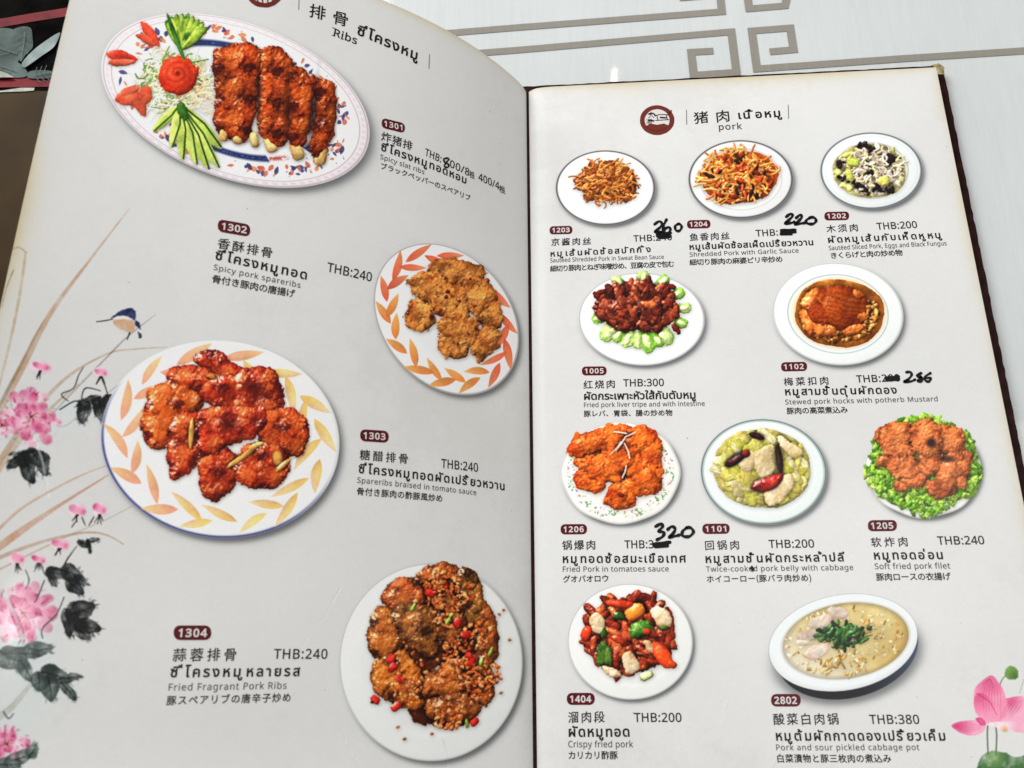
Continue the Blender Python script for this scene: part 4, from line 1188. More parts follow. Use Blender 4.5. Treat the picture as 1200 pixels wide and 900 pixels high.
for q in range(5):
    RP.stroke([(1118, 850.5), (1132, 847 + q * 2.6), (1150, 850 + q)], [.15, .35, .15], (190, 60, 110), al=.4)
    RP.stroke([(1172 + q * 3, 842), (1178 + q * 4, 830), (1186 + q * 3, 820)], [.15, .4, .15], (190, 60, 110), al=.35)
RP.stroke([(1152, 802), (1160, 796), (1164, 806)], [.3, .5, .3], (190, 60, 110), al=.6)
ART += [('R', 'printed_lotus', 'pink lotus flower with pointed petals', [(1115, 850), (1130, 843), (1141, 838), (1141, 822), (1143, 806), (1150, 797), (1161, 793), (1172, 800), (1178, 818), (1200, 817), (1206, 834), (1206, 857), (1180, 857), (1155, 854), (1138, 862), (1124, 858)]),
        ('R', 'printed_lotus_bud', 'small green lotus bud', ellipse_outline(1185.5, 789, 8, 7.5, 12)),
        ('R', 'printed_leaf', 'green lotus leaf', [(1145, 898), (1150, 886), (1162, 880), (1176, 882), (1190, 888), (1206, 886), (1208, 905), (1150, 908)])]
# scratches and rubbed laminate, pressed into both pages
for side, pts, w, hgt in (('L', [(400, 850), (406, 872), (418, 892), (426, 910)], .9, 1.), ('L', [(366, 742), (380, 722), (398, 690)], .9, .7), ('L', [(516, 862), (522, 878), (524, 902)], .9, 1.),
                    ('L', [(40, 512), (50, 545), (56, 580)], 1.6, 1.6), ('L', [(10, 700), (30, 760), (40, 800)], 2, 1.2), ('L', [(355, 760), (362, 745)], .8, .8),
                    ('R', [(776, 812), (783, 840), (790, 862), (797, 880)], .8, 1.), ('R', [(905, 830), (916, 865), (906, 900)], .8, .8), ('R', [(800, 870), (812, 895), (815, 910)], .8, .7),
                    ('R', [(845, 850), (850, 830), (856, 815)], .7, .6)):
    pg = pages[side]
    P = smooth_pts(pts, n=5)
    sl = pg.win(min(p[0] for p in P) - 5, min(p[1] for p in P) - 5, max(p[0] for p in P) + 5, max(p[1] for p in P) + 5)
    X, Y = pg.PX[sl], pg.PY[sl]
    if X.size:
        dd, _ = seg_dist(X + 1.5 * noise(T_MID, X, Y, 3), Y, P)
        brk = np.clip(.6 + noise(T_MID, X, Y, 2), 0, 1)
        pg.relief[sl] += hgt * np.exp(-(dd / w) ** 2) * brk
        pg.mix(sl, np.exp(-(dd / w) ** 2) * .38 * hgt * brk, rgb(232, 234, 232))

DISHES = {}
for side, num, fn, lab in SPECS:
    random.seed(int(num))
    d = fn()
    DISHES[num] = d
    pg = pages[side]
    big = max(d.ra, d.rb)
    if num == '2802':
        pg.ellipse_shadow(d, 5, 16, 1.0, 6, .5)
    else:
        pg.ellipse_shadow(d, 1.6 + big * .022, 2.0 + big * .026, .995, 1.8 + big * .022, .60)
    pg.blit(d)

IMAGES = {}
for side, pg in pages.items():
    im = np.clip(pg.img * GAIN, 0, .97)
    n1 = noise(T_FINE, *np.meshgrid(np.arange(pg.nx, dtype=np.float32), np.arange(pg.ny, dtype=np.float32)), .9)
    im = np.clip(im * (1 + .012 * n1)[..., None], 0, 1)
    IMAGES[side] = make_image('print_' + side, im)
    IMAGES[side + 'r'] = make_image('relief_' + side, np.clip(pg.relief * .4, 0, 1), 'Non-Color')


# ================================================================== materials
def principled(name, col=(.8, .8, .8), rough=.5, spec=.5, coat=0., coat_rough=.1, metal=0.):
    m = bpy.data.materials.new(name)
    m.use_nodes = True
    b = m.node_tree.nodes['Principled BSDF']
    b.inputs['Base Color'].default_value = (*col, 1)
    b.inputs['Roughness'].default_value = rough
    b.inputs['Specular IOR Level'].default_value = spec
    b.inputs['Coat Weight'].default_value = coat
    b.inputs['Coat Roughness'].default_value = coat_rough
    b.inputs['Metallic'].default_value = metal
    return m, m.node_tree.nodes, m.node_tree.links, b


def add_bump(nd, lk, b, scale, strength, dist, coords='Object', detail=3, prev=None, stretch=None):
    tc = nd.new('ShaderNodeTexCoord')
    n = nd.new('ShaderNodeTexNoise')
    n.inputs['Scale'].default_value = scale
    n.inputs['Detail'].default_value = detail
    if stretch:
        mp = nd.new('ShaderNodeMapping')
        mp.inputs['Scale'].default_value = stretch
        lk.new(tc.outputs[coords], mp.inputs[0])
        lk.new(mp.outputs[0], n.inputs[0])
    else:
        lk.new(tc.outputs[coords], n.inputs[0])
    bp = nd.new('ShaderNodeBump')
    bp.inputs['Strength'].default_value = strength
    bp.inputs['Distance'].default_value = dist
    lk.new(n.outputs[0], bp.inputs['Height'])
    if prev:
        lk.new(prev.outputs[0], bp.inputs['Normal'])
    lk.new(bp.outputs[0], b.inputs['Normal'])
    return bp


def print_material(side):
    m, nd, lk, b = principled('laminated_print_' + side, rough=.55, spec=.10, coat=.12, coat_rough=.12)
    uv = nd.new('ShaderNodeUVMap')
    uv.uv_map = 'UVMap'
    t = nd.new('ShaderNodeTexImage')
    t.image = IMAGES[side]
    t.extension = 'EXTEND'
    lk.new(uv.outputs[0], t.inputs[0])
    lk.new(t.outputs[0], b.inputs['Base Color'])
    r = nd.new('ShaderNodeTexImage')
    r.image = IMAGES[side + 'r']
    r.extension = 'EXTEND'
    lk.new(uv.outputs[0], r.inputs[0])
    b0 = nd.new('ShaderNodeBump')
    b0.inputs['Strength'].default_value = .8
    b0.inputs['Distance'].default_value = .0006
    lk.new(r.outputs[0], b0.inputs['Height'])
    b1 = add_bump(nd, lk, b, 22, .35, .0012, detail=2, prev=b0)
    add_bump(nd, lk, b, 900, .08, .0001, detail=2, prev=b1)
    lk.new(nd[-1].outputs[0], b.inputs['Coat Normal'])
    return m


MAT_PRINT = {s_: print_material(s_) for s_ in 'LR'}


def ink(name, col, rough=.38):
    return principled(name, col, rough, .08, .06, .18)[0]


M_BLACK = ink('black_ink', (.016, .015, .015))
M_GREY = ink('grey_ink', (.07, .068, .066))
M_MAROON = ink('maroon_ink', (.10, .008, .012))
M_WHITE = ink('white_print', (.72, .66, .64))
M_MARKER = ink('marker_ink', (.008, .008, .009), .3)
M_LOGO = ink('logo_red', (.16, .028, .02))


def simple(name, col, rough=.6, scale=60, var=.25, bump=.2, dist=.0004, coat=0., spec=.5, col2=None, detail=6):
    m, nd, lk, b = principled(name, col, rough, spec * .12, coat * .06, .12)
    tc = nd.new('ShaderNodeTexCoord')
    n = nd.new('ShaderNodeTexNoise')
    n.inputs['Scale'].default_value = scale
    n.inputs['Detail'].default_value = detail
    lk.new(tc.outputs['Object'], n.inputs[0])
    r = nd.new('ShaderNodeValToRGB')
    c2 = col2 or tuple(min(1, c * (1 + var)) for c in col)
    r.color_ramp.elements[0].color = (*[c * (1 - var) for c in col], 1)
    r.color_ramp.elements[1].color = (*c2, 1)
    r.color_ramp.elements[0].position, r.color_ramp.elements[1].position = .3, .7
    lk.new(n.outputs[0], r.inputs[0])
    lk.new(r.outputs[0], b.inputs['Base Color'])
    bp = nd.new('ShaderNodeBump')
    bp.inputs['Strength'].default_value = bump
    bp.inputs['Distance'].default_value = dist
    lk.new(n.outputs[0], bp.inputs['Height'])
    lk.new(bp.outputs[0], b.inputs['Normal'])
    return m


M_COVER = simple('maroon_black_cover', (.020, .006, .006), .45, 180, .5, .5, .0006)
M_GOLD = simple('worn_gold_corner', (.38, .26, .07), .45, 220, .6, .5, .0006, col2=(.62, .52, .30))
M_PAPER = simple('page_edges', (.62, .55, .40), .8, 400, .3, .4, .0005)
M_RED = simple('dark_red_band', (.16, .008, .012), .4, 90, .35, .25, .0005, coat=.3)
M_DARK = simple('black_lacquer_print', (.006, .005, .005), .5, 60, .6, .2, .0005, spec=0)
M_BROWN = simple('brown_vinyl', (.044, .026, .0095), .36, 14, .5, .35, .002, coat=.1, spec=.25, detail=8)
M_LEAFA = simple('sage_ink_leaf', (.040, .066, .056), .5, 45, .6, .1, .0003, coat=.3, col2=(.13, .18, .16))
M_LEAFB = simple('pale_ink_leaf', (.20, .27, .26), .5, 60, .35, .1, .0003, coat=.3, col2=(.40, .47, .45))
M_LEAFV = principled('dark_leaf_vein', (.03, .05, .045), .5)[0]
M_PALE = simple('chipped_pale_edge', (.42, .44, .36), .6, 160, .3, .4, .0005)


def cloth_material(name, c1, c2):
    m, nd, lk, b = principled(name, c1, .7, .15, .5, .035)
    tc = nd.new('ShaderNodeTexCoord')
    waves = []
    for ax in ('X', 'Y'):
        w = nd.new('ShaderNodeTexWave')
        w.bands_direction = ax
        w.inputs['Scale'].default_value = 520
        w.inputs['Distortion'].default_value = 1.6
        w.inputs['Detail'].default_value = 1.5
        w.inputs['Detail Scale'].default_value = 1.0
        lk.new(tc.outputs['Object'], w.inputs[0])
        waves.append(w)
    n = nd.new('ShaderNodeTexNoise')
    n.inputs['Scale'].default_value = 1500
    n.inputs['Detail'].default_value = 3
    lk.new(tc.outputs['Object'], n.inputs[0])
    mp = nd.new('ShaderNodeMapping')
    mp.inputs['Scale'].default_value = (420, 26, 1)
    lk.new(tc.outputs['Object'], mp.inputs[0])
    ns = nd.new('ShaderNodeTexNoise')
    ns.inputs['Scale'].default_value = 1
    ns.inputs['Detail'].default_value = 4
    lk.new(mp.outputs[0], ns.inputs[0])
    mx = nd.new('ShaderNodeMath')
    mx.operation = 'ADD'
    lk.new(waves[0].outputs['Fac'], mx.inputs[0])
    lk.new(waves[1].outputs['Fac'], mx.inputs[1])
    m2 = nd.new('ShaderNodeMath')
    m2.operation = 'MULTIPLY_ADD'
    lk.new(n.outputs[0], m2.inputs[0])
    m2.inputs[1].default_value = 1.6
    lk.new(mx.outputs[0], m2.inputs[2])
    m3 = nd.new('ShaderNodeMath')
    m3.operation = 'ADD'
    lk.new(m2.outputs[0], m3.inputs[0])
    lk.new(ns.outputs[0], m3.inputs[1])
    nl = nd.new('ShaderNodeTexNoise')
    nl.inputs['Scale'].default_value = 9
    nl.inputs['Detail'].default_value = 5
    lk.new(tc.outputs['Object'], nl.inputs[0])
    m4_ = nd.new('ShaderNodeMath')
    m4_.operation = 'MULTIPLY_ADD'
    m4_.inputs[1].default_value = 1.3
    lk.new(nl.outputs[0], m4_.inputs[0])
    lk.new(m3.outputs[0], m4_.inputs[2])
    mr = nd.new('ShaderNodeMapRange')
    mr.inputs['From Min'].default_value = 1.4
    mr.inputs['From Max'].default_value = 4.0
    lk.new(m4_.outputs[0], mr.inputs[0])
    r = nd.new('ShaderNodeMix')
    r.data_type = 'RGBA'
    r.inputs[6].default_value = (*c2, 1)
    r.inputs[7].default_value = (*c1, 1)
    lk.new(mr.outputs[0], r.inputs[0])
    lk.new(r.outputs[2], b.inputs['Base Color'])
    bp = nd.new('ShaderNodeBump')
    bp.inputs['Strength'].default_value = .25
    bp.inputs['Distance'].default_value = .0003
    lk.new(m3.outputs[0], bp.inputs['Height'])
    lk.new(bp.outputs[0], b.inputs['Normal'])
    return m


M_CLOTH = cloth_material('white_woven_cloth', (.735, .76, .75), (.50, .54, .54))
M_TAUPE = cloth_material('taupe_woven_band', (.34, .32, .275), (.20, .185, .155))


# ================================================================== object helpers
def mesh_obj(name, V, faces, mat, parent=None, uvs=None, smooth=True, label=None):
    me = bpy.data.meshes.new(name)
    me.from_pydata([tuple(map(float, v)) for v in V], [], [tuple(f) for f in faces])
    if uvs is not None:
        ul = me.uv_layers.new(name='UVMap')
        vi = np.zeros(len(me.loops), np.int32)
        me.loops.foreach_get('vertex_index', vi)
        ul.data.foreach_set('uv', np.asarray(uvs, np.float32)[vi].ravel())
    me.materials.append(mat)
    if smooth:
        me.polygons.foreach_set('use_smooth', np.ones(len(me.polygons), bool))
    me.update()
    o = bpy.data.objects.new(name, me)
    COL.objects.link(o)
    if parent is not None:
        o.parent = parent
    if label:
        o['label'] = label
    return o


def empty(name, parent=None, label=None):
    o = bpy.data.objects.new(name, None)
    o.empty_display_size = .01
    COL.objects.link(o)
    if parent is not None:
        o.parent = parent
    if label:
        o['label'] = label
    return o


def tag(o, label, cat):
    o['label'], o['category'] = label, cat
    return o


def grid_obj(name, fn, nu, nv, mat, parent, uvf=None, label=None):
    V, U = [], []
    for j in range(nv + 1):
        for i in range(nu + 1):
            V.append(fn(i / nu, j / nv))
            if uvf:
                U.append(uvf(i / nu, j / nv))
    Fc = [(j * (nu + 1) + i, j * (nu + 1) + i + 1, (j + 1) * (nu + 1) + i + 1, (j + 1) * (nu + 1) + i) for j in range(nv) for i in range(nu)]
    return mesh_obj(name, V, Fc, mat, parent, U or None, label=label)


def cutout(name, side, outline, h, parent, label=None, mat=None, rings=None, centre=None):
    """a printed piece lying on the page: a fan of rings around its centre, bent with the paper"""
    O = np.array(outline, float)
    c = np.array(centre) if centre is not None else O.mean(0)
    n = len(O)
    ext = np.hypot(*(O - c).T).max()
    R = rings or max(2, int(ext / 9))
    P = [c] + [c + (o - c) * k / R for k in range(1, R + 1) for o in O]
    P = np.array(P)
    u, Y = inv(side, P[:, 0], P[:, 1])
    W = WR if side == 'R' else WL
    V = surf(side, u, Y, h)
    UV = np.stack([u / W, (Y + HP) / HP], 1)
    Fc = [(0, 1 + (i + 1) % n, 1 + i) for i in range(n)]
    for k in range(R - 1):
        a, b = 1 + k * n, 1 + (k + 1) * n
        Fc += [(a + i, a + (i + 1) % n, b + (i + 1) % n, b + i) for i in range(n)]
    return mesh_obj(name, V, Fc, mat or MAT_PRINT[side], parent, UV, label=label)


# ================================================================== table and what lies beside the menu
CL = TABLE_Z
tx0, tx1, ty0, ty1 = -1.3, 1.2, -1.1, 1.0
cloth = mesh_obj('tablecloth', [(tx0, ty0, CL), (tx1, ty0, CL), (tx1, ty1, CL), (tx0, ty1, CL)], [(0, 1, 2, 3)], M_CLOTH, smooth=False)
tag(cloth, 'white woven tablecloth with taupe meander lines under the open menu', 'tablecloth')
tt = mesh_obj('table_top', [(x, y, z) for z in (CL - .03, CL - .002) for (x, y) in ((tx0, ty0), (tx1, ty0), (tx1, ty1), (tx0, ty1))],
              [(4, 5, 6, 7), (3, 2, 1, 0), (0, 1, 5, 4), (1, 2, 6, 5), (2, 3, 7, 6), (3, 0, 4, 7)], M_BROWN, smooth=False)
tt['kind'] = 'structure'


def band(name, pix, half, z, mat, parent, closed=False, jitter=0.0):
    """flat strip with mitred corners along points given where they lie on the plane z"""
    P = plane_at([p[0] for p in pix], [p[1] for p in pix], z)[:, :2]
    n = len(P)
    Lft, Rgt = [], []
    for i in range(n):
        d0 = P[i] - P[i - 1] if i else P[1] - P[0]
        d1 = P[i + 1] - P[i] if i < n - 1 else d0
        d0, d1 = d0 / np.linalg.norm(d0), d1 / np.linalg.norm(d1)
        n0, n1 = np.array([-d0[1], d0[0]]), np.array([-d1[1], d1[0]])
        m = n0 + n1
        m = m / max(m @ m, .5) * 2 * half * (1 + random.uniform(-jitter, jitter))
        m = m if i not in (0, n - 1) else (n0 if i == 0 else n0) * half
        Lft.append((*(P[i] + m), z))
        Rgt.append((*(P[i] - m), z))
    V = Lft + Rgt
    Fc = [(i, n + i, n + i + 1, i + 1) for i in range(n - 1)]
    return mesh_obj(name, V, Fc, mat, parent, smooth=False)


zb = CL + .0004
HB = .00245
for pts in ([(300, 54), (520, 39), (600, 32.5), (846, 13.5), (842, -22), (800, -19), (801, -3), (828, -5)],
            [(300, 78), (520, 65), (600, 59), (857, 37), (863, 84.5), (813, 88), (810, 61), (836, 59.5)],
            [(1240, -30), (923, -8), (920, 6.5), (878, 10), (872, -30)],
            [(1400, 46), (1200, 59.3), (1050, 69), (887, 80.5), (881, 36), (926, 32.5), (930, 58), (902, 60.5)]):
    o = band('meander_line', pts, HB, zb, M_TAUPE, cloth)


def slab(name, corners, z0, z1, mat, parent=None, bev=.0008):
    """closed block over the quad given by photo positions of its corners on its top plane"""
    P = plane_at([c[0] for c in corners], [c[1] for c in corners], z1)[:, :2]
    c = P.mean(0)
    V = [(*p, z0) for p in P] + [(*p, z1 - bev) for p in P] + [(*(c + (p - c) * (1 - bev / max(np.linalg.norm(p - c), 1e-6) * 1.4)), z1) for p in P]
    n = len(P)
    Fc = []
    for k in range(2):
        Fc += [(k * n + i, (k + 1) * n + i, (k + 1) * n + (i + 1) % n, k * n + (i + 1) % n) for i in range(n)]
    Fc += [tuple(2 * n + i for i in range(n)), tuple(reversed(range(n)))]
    return mesh_obj(name, V, Fc, mat, parent, smooth=False)


# lacquered folder with ink leaves between two red bands
folder = empty('painted_folder')
tag(folder, 'black folder with grey-green ink leaves between two dark red bands, beside the menu', 'folder')
zt = CL + .006
slab('cover', [(-260, -60), (210, -60), (170, 105), (-260, 110)], CL + .0006, zt, M_DARK, folder)
for pts in ([(-260, 62), (-120, 46), (0, 27), (40, 20), (110, 9), (200, -4)], [(-260, 108), (-100, 101), (0, 97), (60, 96), (150, 94)]):
    band('red_band', pts, .0036, zt + .0005, M_RED, folder)


def leaf_piece(name, outline, z, mat, parent):
    P = plane_at([p[0] for p in outline], [p[1] for p in outline], z)
    c = P.mean(0)
    n = len(P)
    return mesh_obj(name, [tuple(c)] + [tuple(p) for p in P], [(0, 1 + (i + 1) % n, 1 + i) for i in range(n)], mat, parent)


zl = zt + .0006
for outl, mt in (([(-60, 40), (-20, 34), (10, 33), (20, 40), (26, 56), (20, 74), (8, 80), (-14, 76), (-50, 66)], M_LEAFA),
                 ([(14, 36), (26, 31), (36, 33), (38, 44), (38, 56), (30, 64), (24, 72), (20, 58), (19, 46)], M_LEAFA),
                 ([(-30, 70), (-6, 66), (14, 70), (28, 78), (32, 88), (20, 91), (-10, 88), (-28, 80)], M_LEAFA),
                 ([(34, 84), (48, 82), (62, 84), (60, 91), (40, 92), (32, 90)], M_LEAFA)):
    lf = leaf_piece('leaf', smooth_pts(outl, True, 4), zl, mt, folder)
    P = np.array(outl, float)
    c = P.mean(0)
    far = P[np.argmax(np.hypot(*(P - c).T))]
    zl += .0003
    for q in (-.35, 0., .35):
        m_ = c + (far - c) * q
        dv_ = np.array([-(far - c)[1], (far - c)[0]]) / max(np.hypot(*(far - c)), 1) * 9
        for sg in (-1, 1):
            band('vein', [tuple(m_), tuple(m_ + dv_ * sg * .5 + (far - c) * .12), tuple(m_ + dv_ * sg + (far - c) * .3)], .00016, zl + .0006, M_LEAFV, lf)
    v = band('vein', [tuple(far * .9 + c * .1), tuple(c + (1, -1)), tuple(c * 1.5 - far * .5)], .00025, zl + .0007, M_LEAFV, lf)
for outl in ([(26, 73), (40, 58), (56, 46), (70, 38), (68, 46), (62, 56), (48, 66), (34, 76), (28, 79)], [(0, 86), (-20, 81), (-40, 84), (-10, 91), (14, 90)]):
    leaf_piece('leaf', smooth_pts(outl, True, 4), zl + .0004, M_LEAFB, folder)

leaf_piece('leaf', [(-30, 82), (0, 83), (8, 86), (16, 90.5), (-30, 91)], zl + .0008, M_PALE, folder)

# brown vinyl cover lying below it
brown = empty('brown_menu_cover')
tag(brown, 'glossy dark brown vinyl menu cover lying under the raised left page', 'menu cover')
slab('cover', [(-330, 109), (190, 104), (120, 560), (-330, 600)], CL + .0006, CL + .006, M_BROWN, brown)
band('chipped_edge', [(-40, 110), (2, 107), (24, 105), (40, 104.5)], .0011, CL + .0067, M_PALE, brown, jitter=.5)

# ================================================================== the menu
menu = empty('menu_book')
tag(menu, 'open laminated restaurant menu showing numbered pork dishes with photos and prices', 'menu')
menu.location = (0, 0, 0)

# pages
right_page = grid_obj('page', lambda a, b: surf('R', (a ** 1.6) * WR, -HP + b * HP), 40, 30, MAT_PRINT['R'], menu, lambda a, b: (a ** 1.6, b), label='right page headed pork with ten dish pictures')
left_page = grid_obj('page', lambda a, b: surf('L', (a ** 1.3) * WL, -HP + b * HP), 60, 40, MAT_PRINT['L'], menu, lambda a, b: (a ** 1.3, b), label='curling left page headed Ribs with four large dish pictures')


# page block under the right page, cover boards
def block(name, side, u0, u1, y0, y1, h0, h1, mat, parent, nu=24, nv=24, jit=0., label=None):
    V = []
    r = random.Random(5)
    ju = [r.uniform(-jit, jit) for _ in range(nv + 1)]
    jv = [r.uniform(-jit, jit) for _ in range(nu + 1)]
    for h in (h0, h1):
        for j in range(nv + 1):
            for i in range(nu + 1):
                u = u0 + (u1 - u0) * (i / nu)
                Y = y0 + (y1 - y0) * (j / nv)
                if i == nu:
                    u += ju[j]
                if j == nv:
                    Y += jv[i]
                V.append(tuple(surf(side, np.float64(u), np.float64(Y), h)) if (side == 'L' or mat is M_PAPER) else (u, Y, h))
    N = (nu + 1) * (nv + 1)
    idx = lambda k, i, j: k * N + j * (nu + 1) + i
    Fc = []
    for j in range(nv):
        for i in range(nu):
            Fc.append((idx(1, i, j), idx(1, i + 1, j), idx(1, i + 1, j + 1), idx(1, i, j + 1)))
            Fc.append((idx(0, i, j), idx(0, i, j + 1), idx(0, i + 1, j + 1), idx(0, i + 1, j)))
    for i in range(nu):
        Fc += [(idx(0, i, 0), idx(0, i + 1, 0), idx(1, i + 1, 0), idx(1, i, 0)), (idx(0, i, nv), idx(1, i, nv), idx(1, i + 1, nv), idx(0, i + 1, nv))]
    for j in range(nv):
        Fc += [(idx(0, 0, j), idx(1, 0, j), idx(1, 0, j + 1), idx(0, 0, j + 1)), (idx(0, nu, j), idx(0, nu, j + 1), idx(1, nu, j + 1), idx(1, nu, j))]
    return mesh_obj(name, V, Fc, mat, parent, smooth=False, label=label)


block('page_block', 'R', 0.006, WR - .0008, -HP, -.0008, -.0032, -.0006, M_PAPER, menu, 2, 60, .0003)
block('cover_board', 'R', -.004, WR + .0058, -HP - .004, .0042, -.0090, -.0040, M_COVER, menu, 60, 110, .00024, label='dark maroon board under the right page')
block('page_block', 'L', 0.004, WL - .0008, -HP, -.0008, -.0018, -.0004, M_PAPER, menu, 60, 20, 0)
block('cover_board', 'L', 0.003, WL - .0015, -HP, -.0016, -.0044, -.0022, M_COVER, menu, 60, 20, 0, label='dark maroon board under the left page')
# worn gold corner
gp = [(1092, 76), (1100, 74), (1107, 79), (1106, 87), (1099, 87), (1096, 80)]
P = plane_at([p[0] for p in gp], [p[1] for p in gp], -.0034)
n = len(P)
V = [tuple(p) for p in P] + [(p[0], p[1], -.0050) for p in P] + [tuple(P.mean(0) + np.array([0, 0, .0008]))]
mesh_obj('corner_piece', V, [(2 * n, i, (i + 1) % n) for i in range(n)] + [(i, n + i, n + (i + 1) % n, (i + 1) % n) for i in range(n)], M_GOLD, menu, smooth=False, label='worn gold corner guard')


# ------------------------------------------------------------------ lettering
def load_font(fn):
    try:
        return bpy.data.fonts.load(os.path.join(bpy.utils.system_resource('DATAFILES', path='fonts'), fn))
    except Exception:
        return None


FT = {'C': load_font('Noto Sans CJK Regular.woff2'), 'T': load_font('NotoSansThai-VariableFont_wdth,wght.woff2'), 'L': load_font('NotoSansHebrew-Regular.woff2')}


def outlines(text, font, space=1.0, offset=0.0):
    c = bpy.data.curves.new('t', 'FONT')
    if FT[font]:
        c.font = FT[font]
    c.body, c.space_character, c.offset, c.resolution_u = text, space, offset, 3
    c.size = 1.0
    o = bpy.data.objects.new('t', c)
    COL.objects.link(o)
    cv = o.to_curve(bpy.context.evaluated_depsgraph_get())
    cs = []
    for sp in cv.splines:
        if sp.type == 'BEZIER':
            bp = sp.bezier_points
            n = len(bp)
            pts = []
            for i in range(n):
                a, b = bp[i], bp[(i + 1) % n]
                p0, p1, p2, p3 = a.co, a.handle_right, b.handle_left, b.co
                straight = ((p1 - p0).cross(p3 - p0)).length < 1e-5 and ((p2 - p0).cross(p3 - p0)).length < 1e-5
                for k in range(1 if straight else 3):
                    t = k / (1 if straight else 3)
                    q = p0 * (1 - t) ** 3 + p1 * 3 * t * (1 - t) ** 2 + p2 * 3 * t * t * (1 - t) + p3 * t ** 3
                    pts.append((q.x, q.y))
        else:
            pts = [(p.co.x, p.co.y) for p in sp.points]
        if len(pts) > 2:
            cs.append(np.array(pts))
    o.to_curve_clear()
    bpy.data.objects.remove(o)
    bpy.data.curves.remove(c)
    return cs


def width_of(cs):
    return max(c[:, 0].max() for c in cs) if cs else 1.0


REF = {}
for k, ch in (('C', '国'), ('T', 'บ'), ('L', 'H')):
    cs = outlines(ch, k)
    REF[k] = max(c[:, 1].max() for c in cs) - min(c[:, 1].min() for c in cs)
REFB = {'C': min(c[:, 1].min() for c in outlines('国', 'C')), 'T': 0, 'L': 0}


def stroke_quads(cs, t):
    """outline ribbons of half-width t: makes a bold cut of the letters"""
    V, Fc = [], []
    for c in cs:
        n = len(c)
        d = np.roll(c, -1, 0) - c
        L = np.hypot(d[:, 0], d[:, 1]) + 1e-9
        nn = np.stack([-d[:, 1] / L, d[:, 0] / L], 1)
        m = nn + np.roll(nn, 1, 0)
        ml = (m * m).sum(1, keepdims=True)
        m = m / np.maximum(ml, .6) * 2 * t
        b = len(V)
        V += [tuple(x) for x in c + m] + [tuple(x) for x in c - m]
        Fc += [(b + i, b + (i + 1) % n, b + n + (i + 1) % n, b + n + i) for i in range(n)]
    return V, Fc


def fill(cs):
    V, E = [], []
    for c in cs:
        c = np.round(c, 5)
        keep = [0]
        for i in range(1, len(c)):
            if abs(c[i] - c[keep[-1]]).max() > 1e-4:
                keep.append(i)
        c = c[keep]
        b = len(V)
        V += [Vector(p) for p in c]
        E += [(b + i, b + (i + 1) % len(c)) for i in range(len(c))]
    r = geometry.delaunay_2d_cdt(V, E, [], 0, 1e-5)
    P = np.array([(v.x, v.y) for v in r[0]])
    T = np.array([f for f in r[2] if len(f) == 3])
    if len(T) == 0:
        return [], []
    ce = P[T].mean(1)
    wn = np.zeros(len(ce), int)
    for c in cs:
        m = (ce[:, 0] > c[:, 0].min()) & (ce[:, 0] < c[:, 0].max()) & (ce[:, 1] > c[:, 1].min()) & (ce[:, 1] < c[:, 1].max())
        if not m.any():
            continue
        q = ce[m]
        a, b = c, np.roll(c, -1, 0)
        y0, y1 = a[:, 1][None], b[:, 1][None]
        x0, x1 = a[:, 0][None], b[:, 0][None]
        Y = q[:, 1:2]
        cr = (x1 - x0) * (Y - y0) - (q[:, 0:1] - x0) * (y1 - y0)
        wn[m] += (((y0 <= Y) & (y1 > Y) & (cr > 0)).sum(1) - ((y0 > Y) & (y1 <= Y) & (cr < 0)).sum(1))
    T = T[wn != 0]
    return [tuple(p) for p in P], [tuple(t) for t in T]


def lettering(name, side, text, p0, p1, hpx, font, mat, parent, bold=0.0, kaiti=False, h=.00010, centre=False, weight=0.0, slant=0.0, label=None):
    """text whose baseline runs from photo position p0 to p1 (both on the page), letters hpx photo pixels tall"""
    (u0, u1, uh), (Y0, Y1, Yh) = inv(side, [p0[0], p1[0], p0[0]], [p0[1], p1[1], p0[1] - hpx])
    A, B = np.array([u0, Y0]), np.array([u1, Y1])
    Hh = np.hypot(uh - u0, Yh - Y0)
    size = Hh / REF[font]
    ax = B - A
    Lm = np.linalg.norm(ax)
    ax = ax / Lm
    up = np.array([-ax[1], ax[0]])
    if up[1] < 0:
        up = -up
    target = Lm / size
    w1, w2 = width_of(outlines(text, font, 1.0)), width_of(outlines(text, font, 1.4))
    sp, sx = 1.0, 1.0
    if len(text) > 1 and w2 > w1 + 1e-3:
        sp = 1 + (target - w1) / (w2 - w1) * .4
        lo = {'C': .93, 'T': .96, 'L': 1.03}[font]
        hi = 1.9 if font == 'C' else 1.22
        sp = min(max(sp, lo), hi)
    cs = outlines(text, font, sp)
    sx = target / width_of(cs)
    if centre:
        x0 = min(c[:, 0].min() for c in cs)
        cs = [c - [x0, 0] for c in cs]
        sx = target / width_of(cs)
    if font == 'C':
        cs = [c - [0, REFB['C']] for c in cs]
    if kaiti:
        # brush-like: strokes rise to the right inside each character
        adv = width_of(cs) / max(len(text), 1)
        cs = [np.stack([c[:, 0], c[:, 1] + .07 * (((c[:, 0].mean() / adv) % 1 - .5) * .0 + (c[:, 0] - (np.floor(c[:, 0].mean() / adv) + .5) * adv))], 1) for c in cs]
    V, Fc = fill(cs)
    if bold > 0:
        V2, F2 = stroke_quads(cs, bold)
        b = len(V)
        V, Fc = list(V) + V2, list(Fc) + [tuple(i + b for i in f) for f in F2]
    if not V:
        return None
    P = np.array(V)
    P[:, 0] = (P[:, 0] + slant * P[:, 1]) * sx
    Q = A + size * (P[:, :1] * ax + P[:, 1:] * up)
    W3 = surf(side, Q[:, 0], Q[:, 1], h)
    if bold > 0:
        W3[b:] += (surf(side, Q[b:, 0], Q[b:, 1], h + .00001) - W3[b:])
    return mesh_obj(name, W3, Fc, mat, parent, smooth=False, label=label)


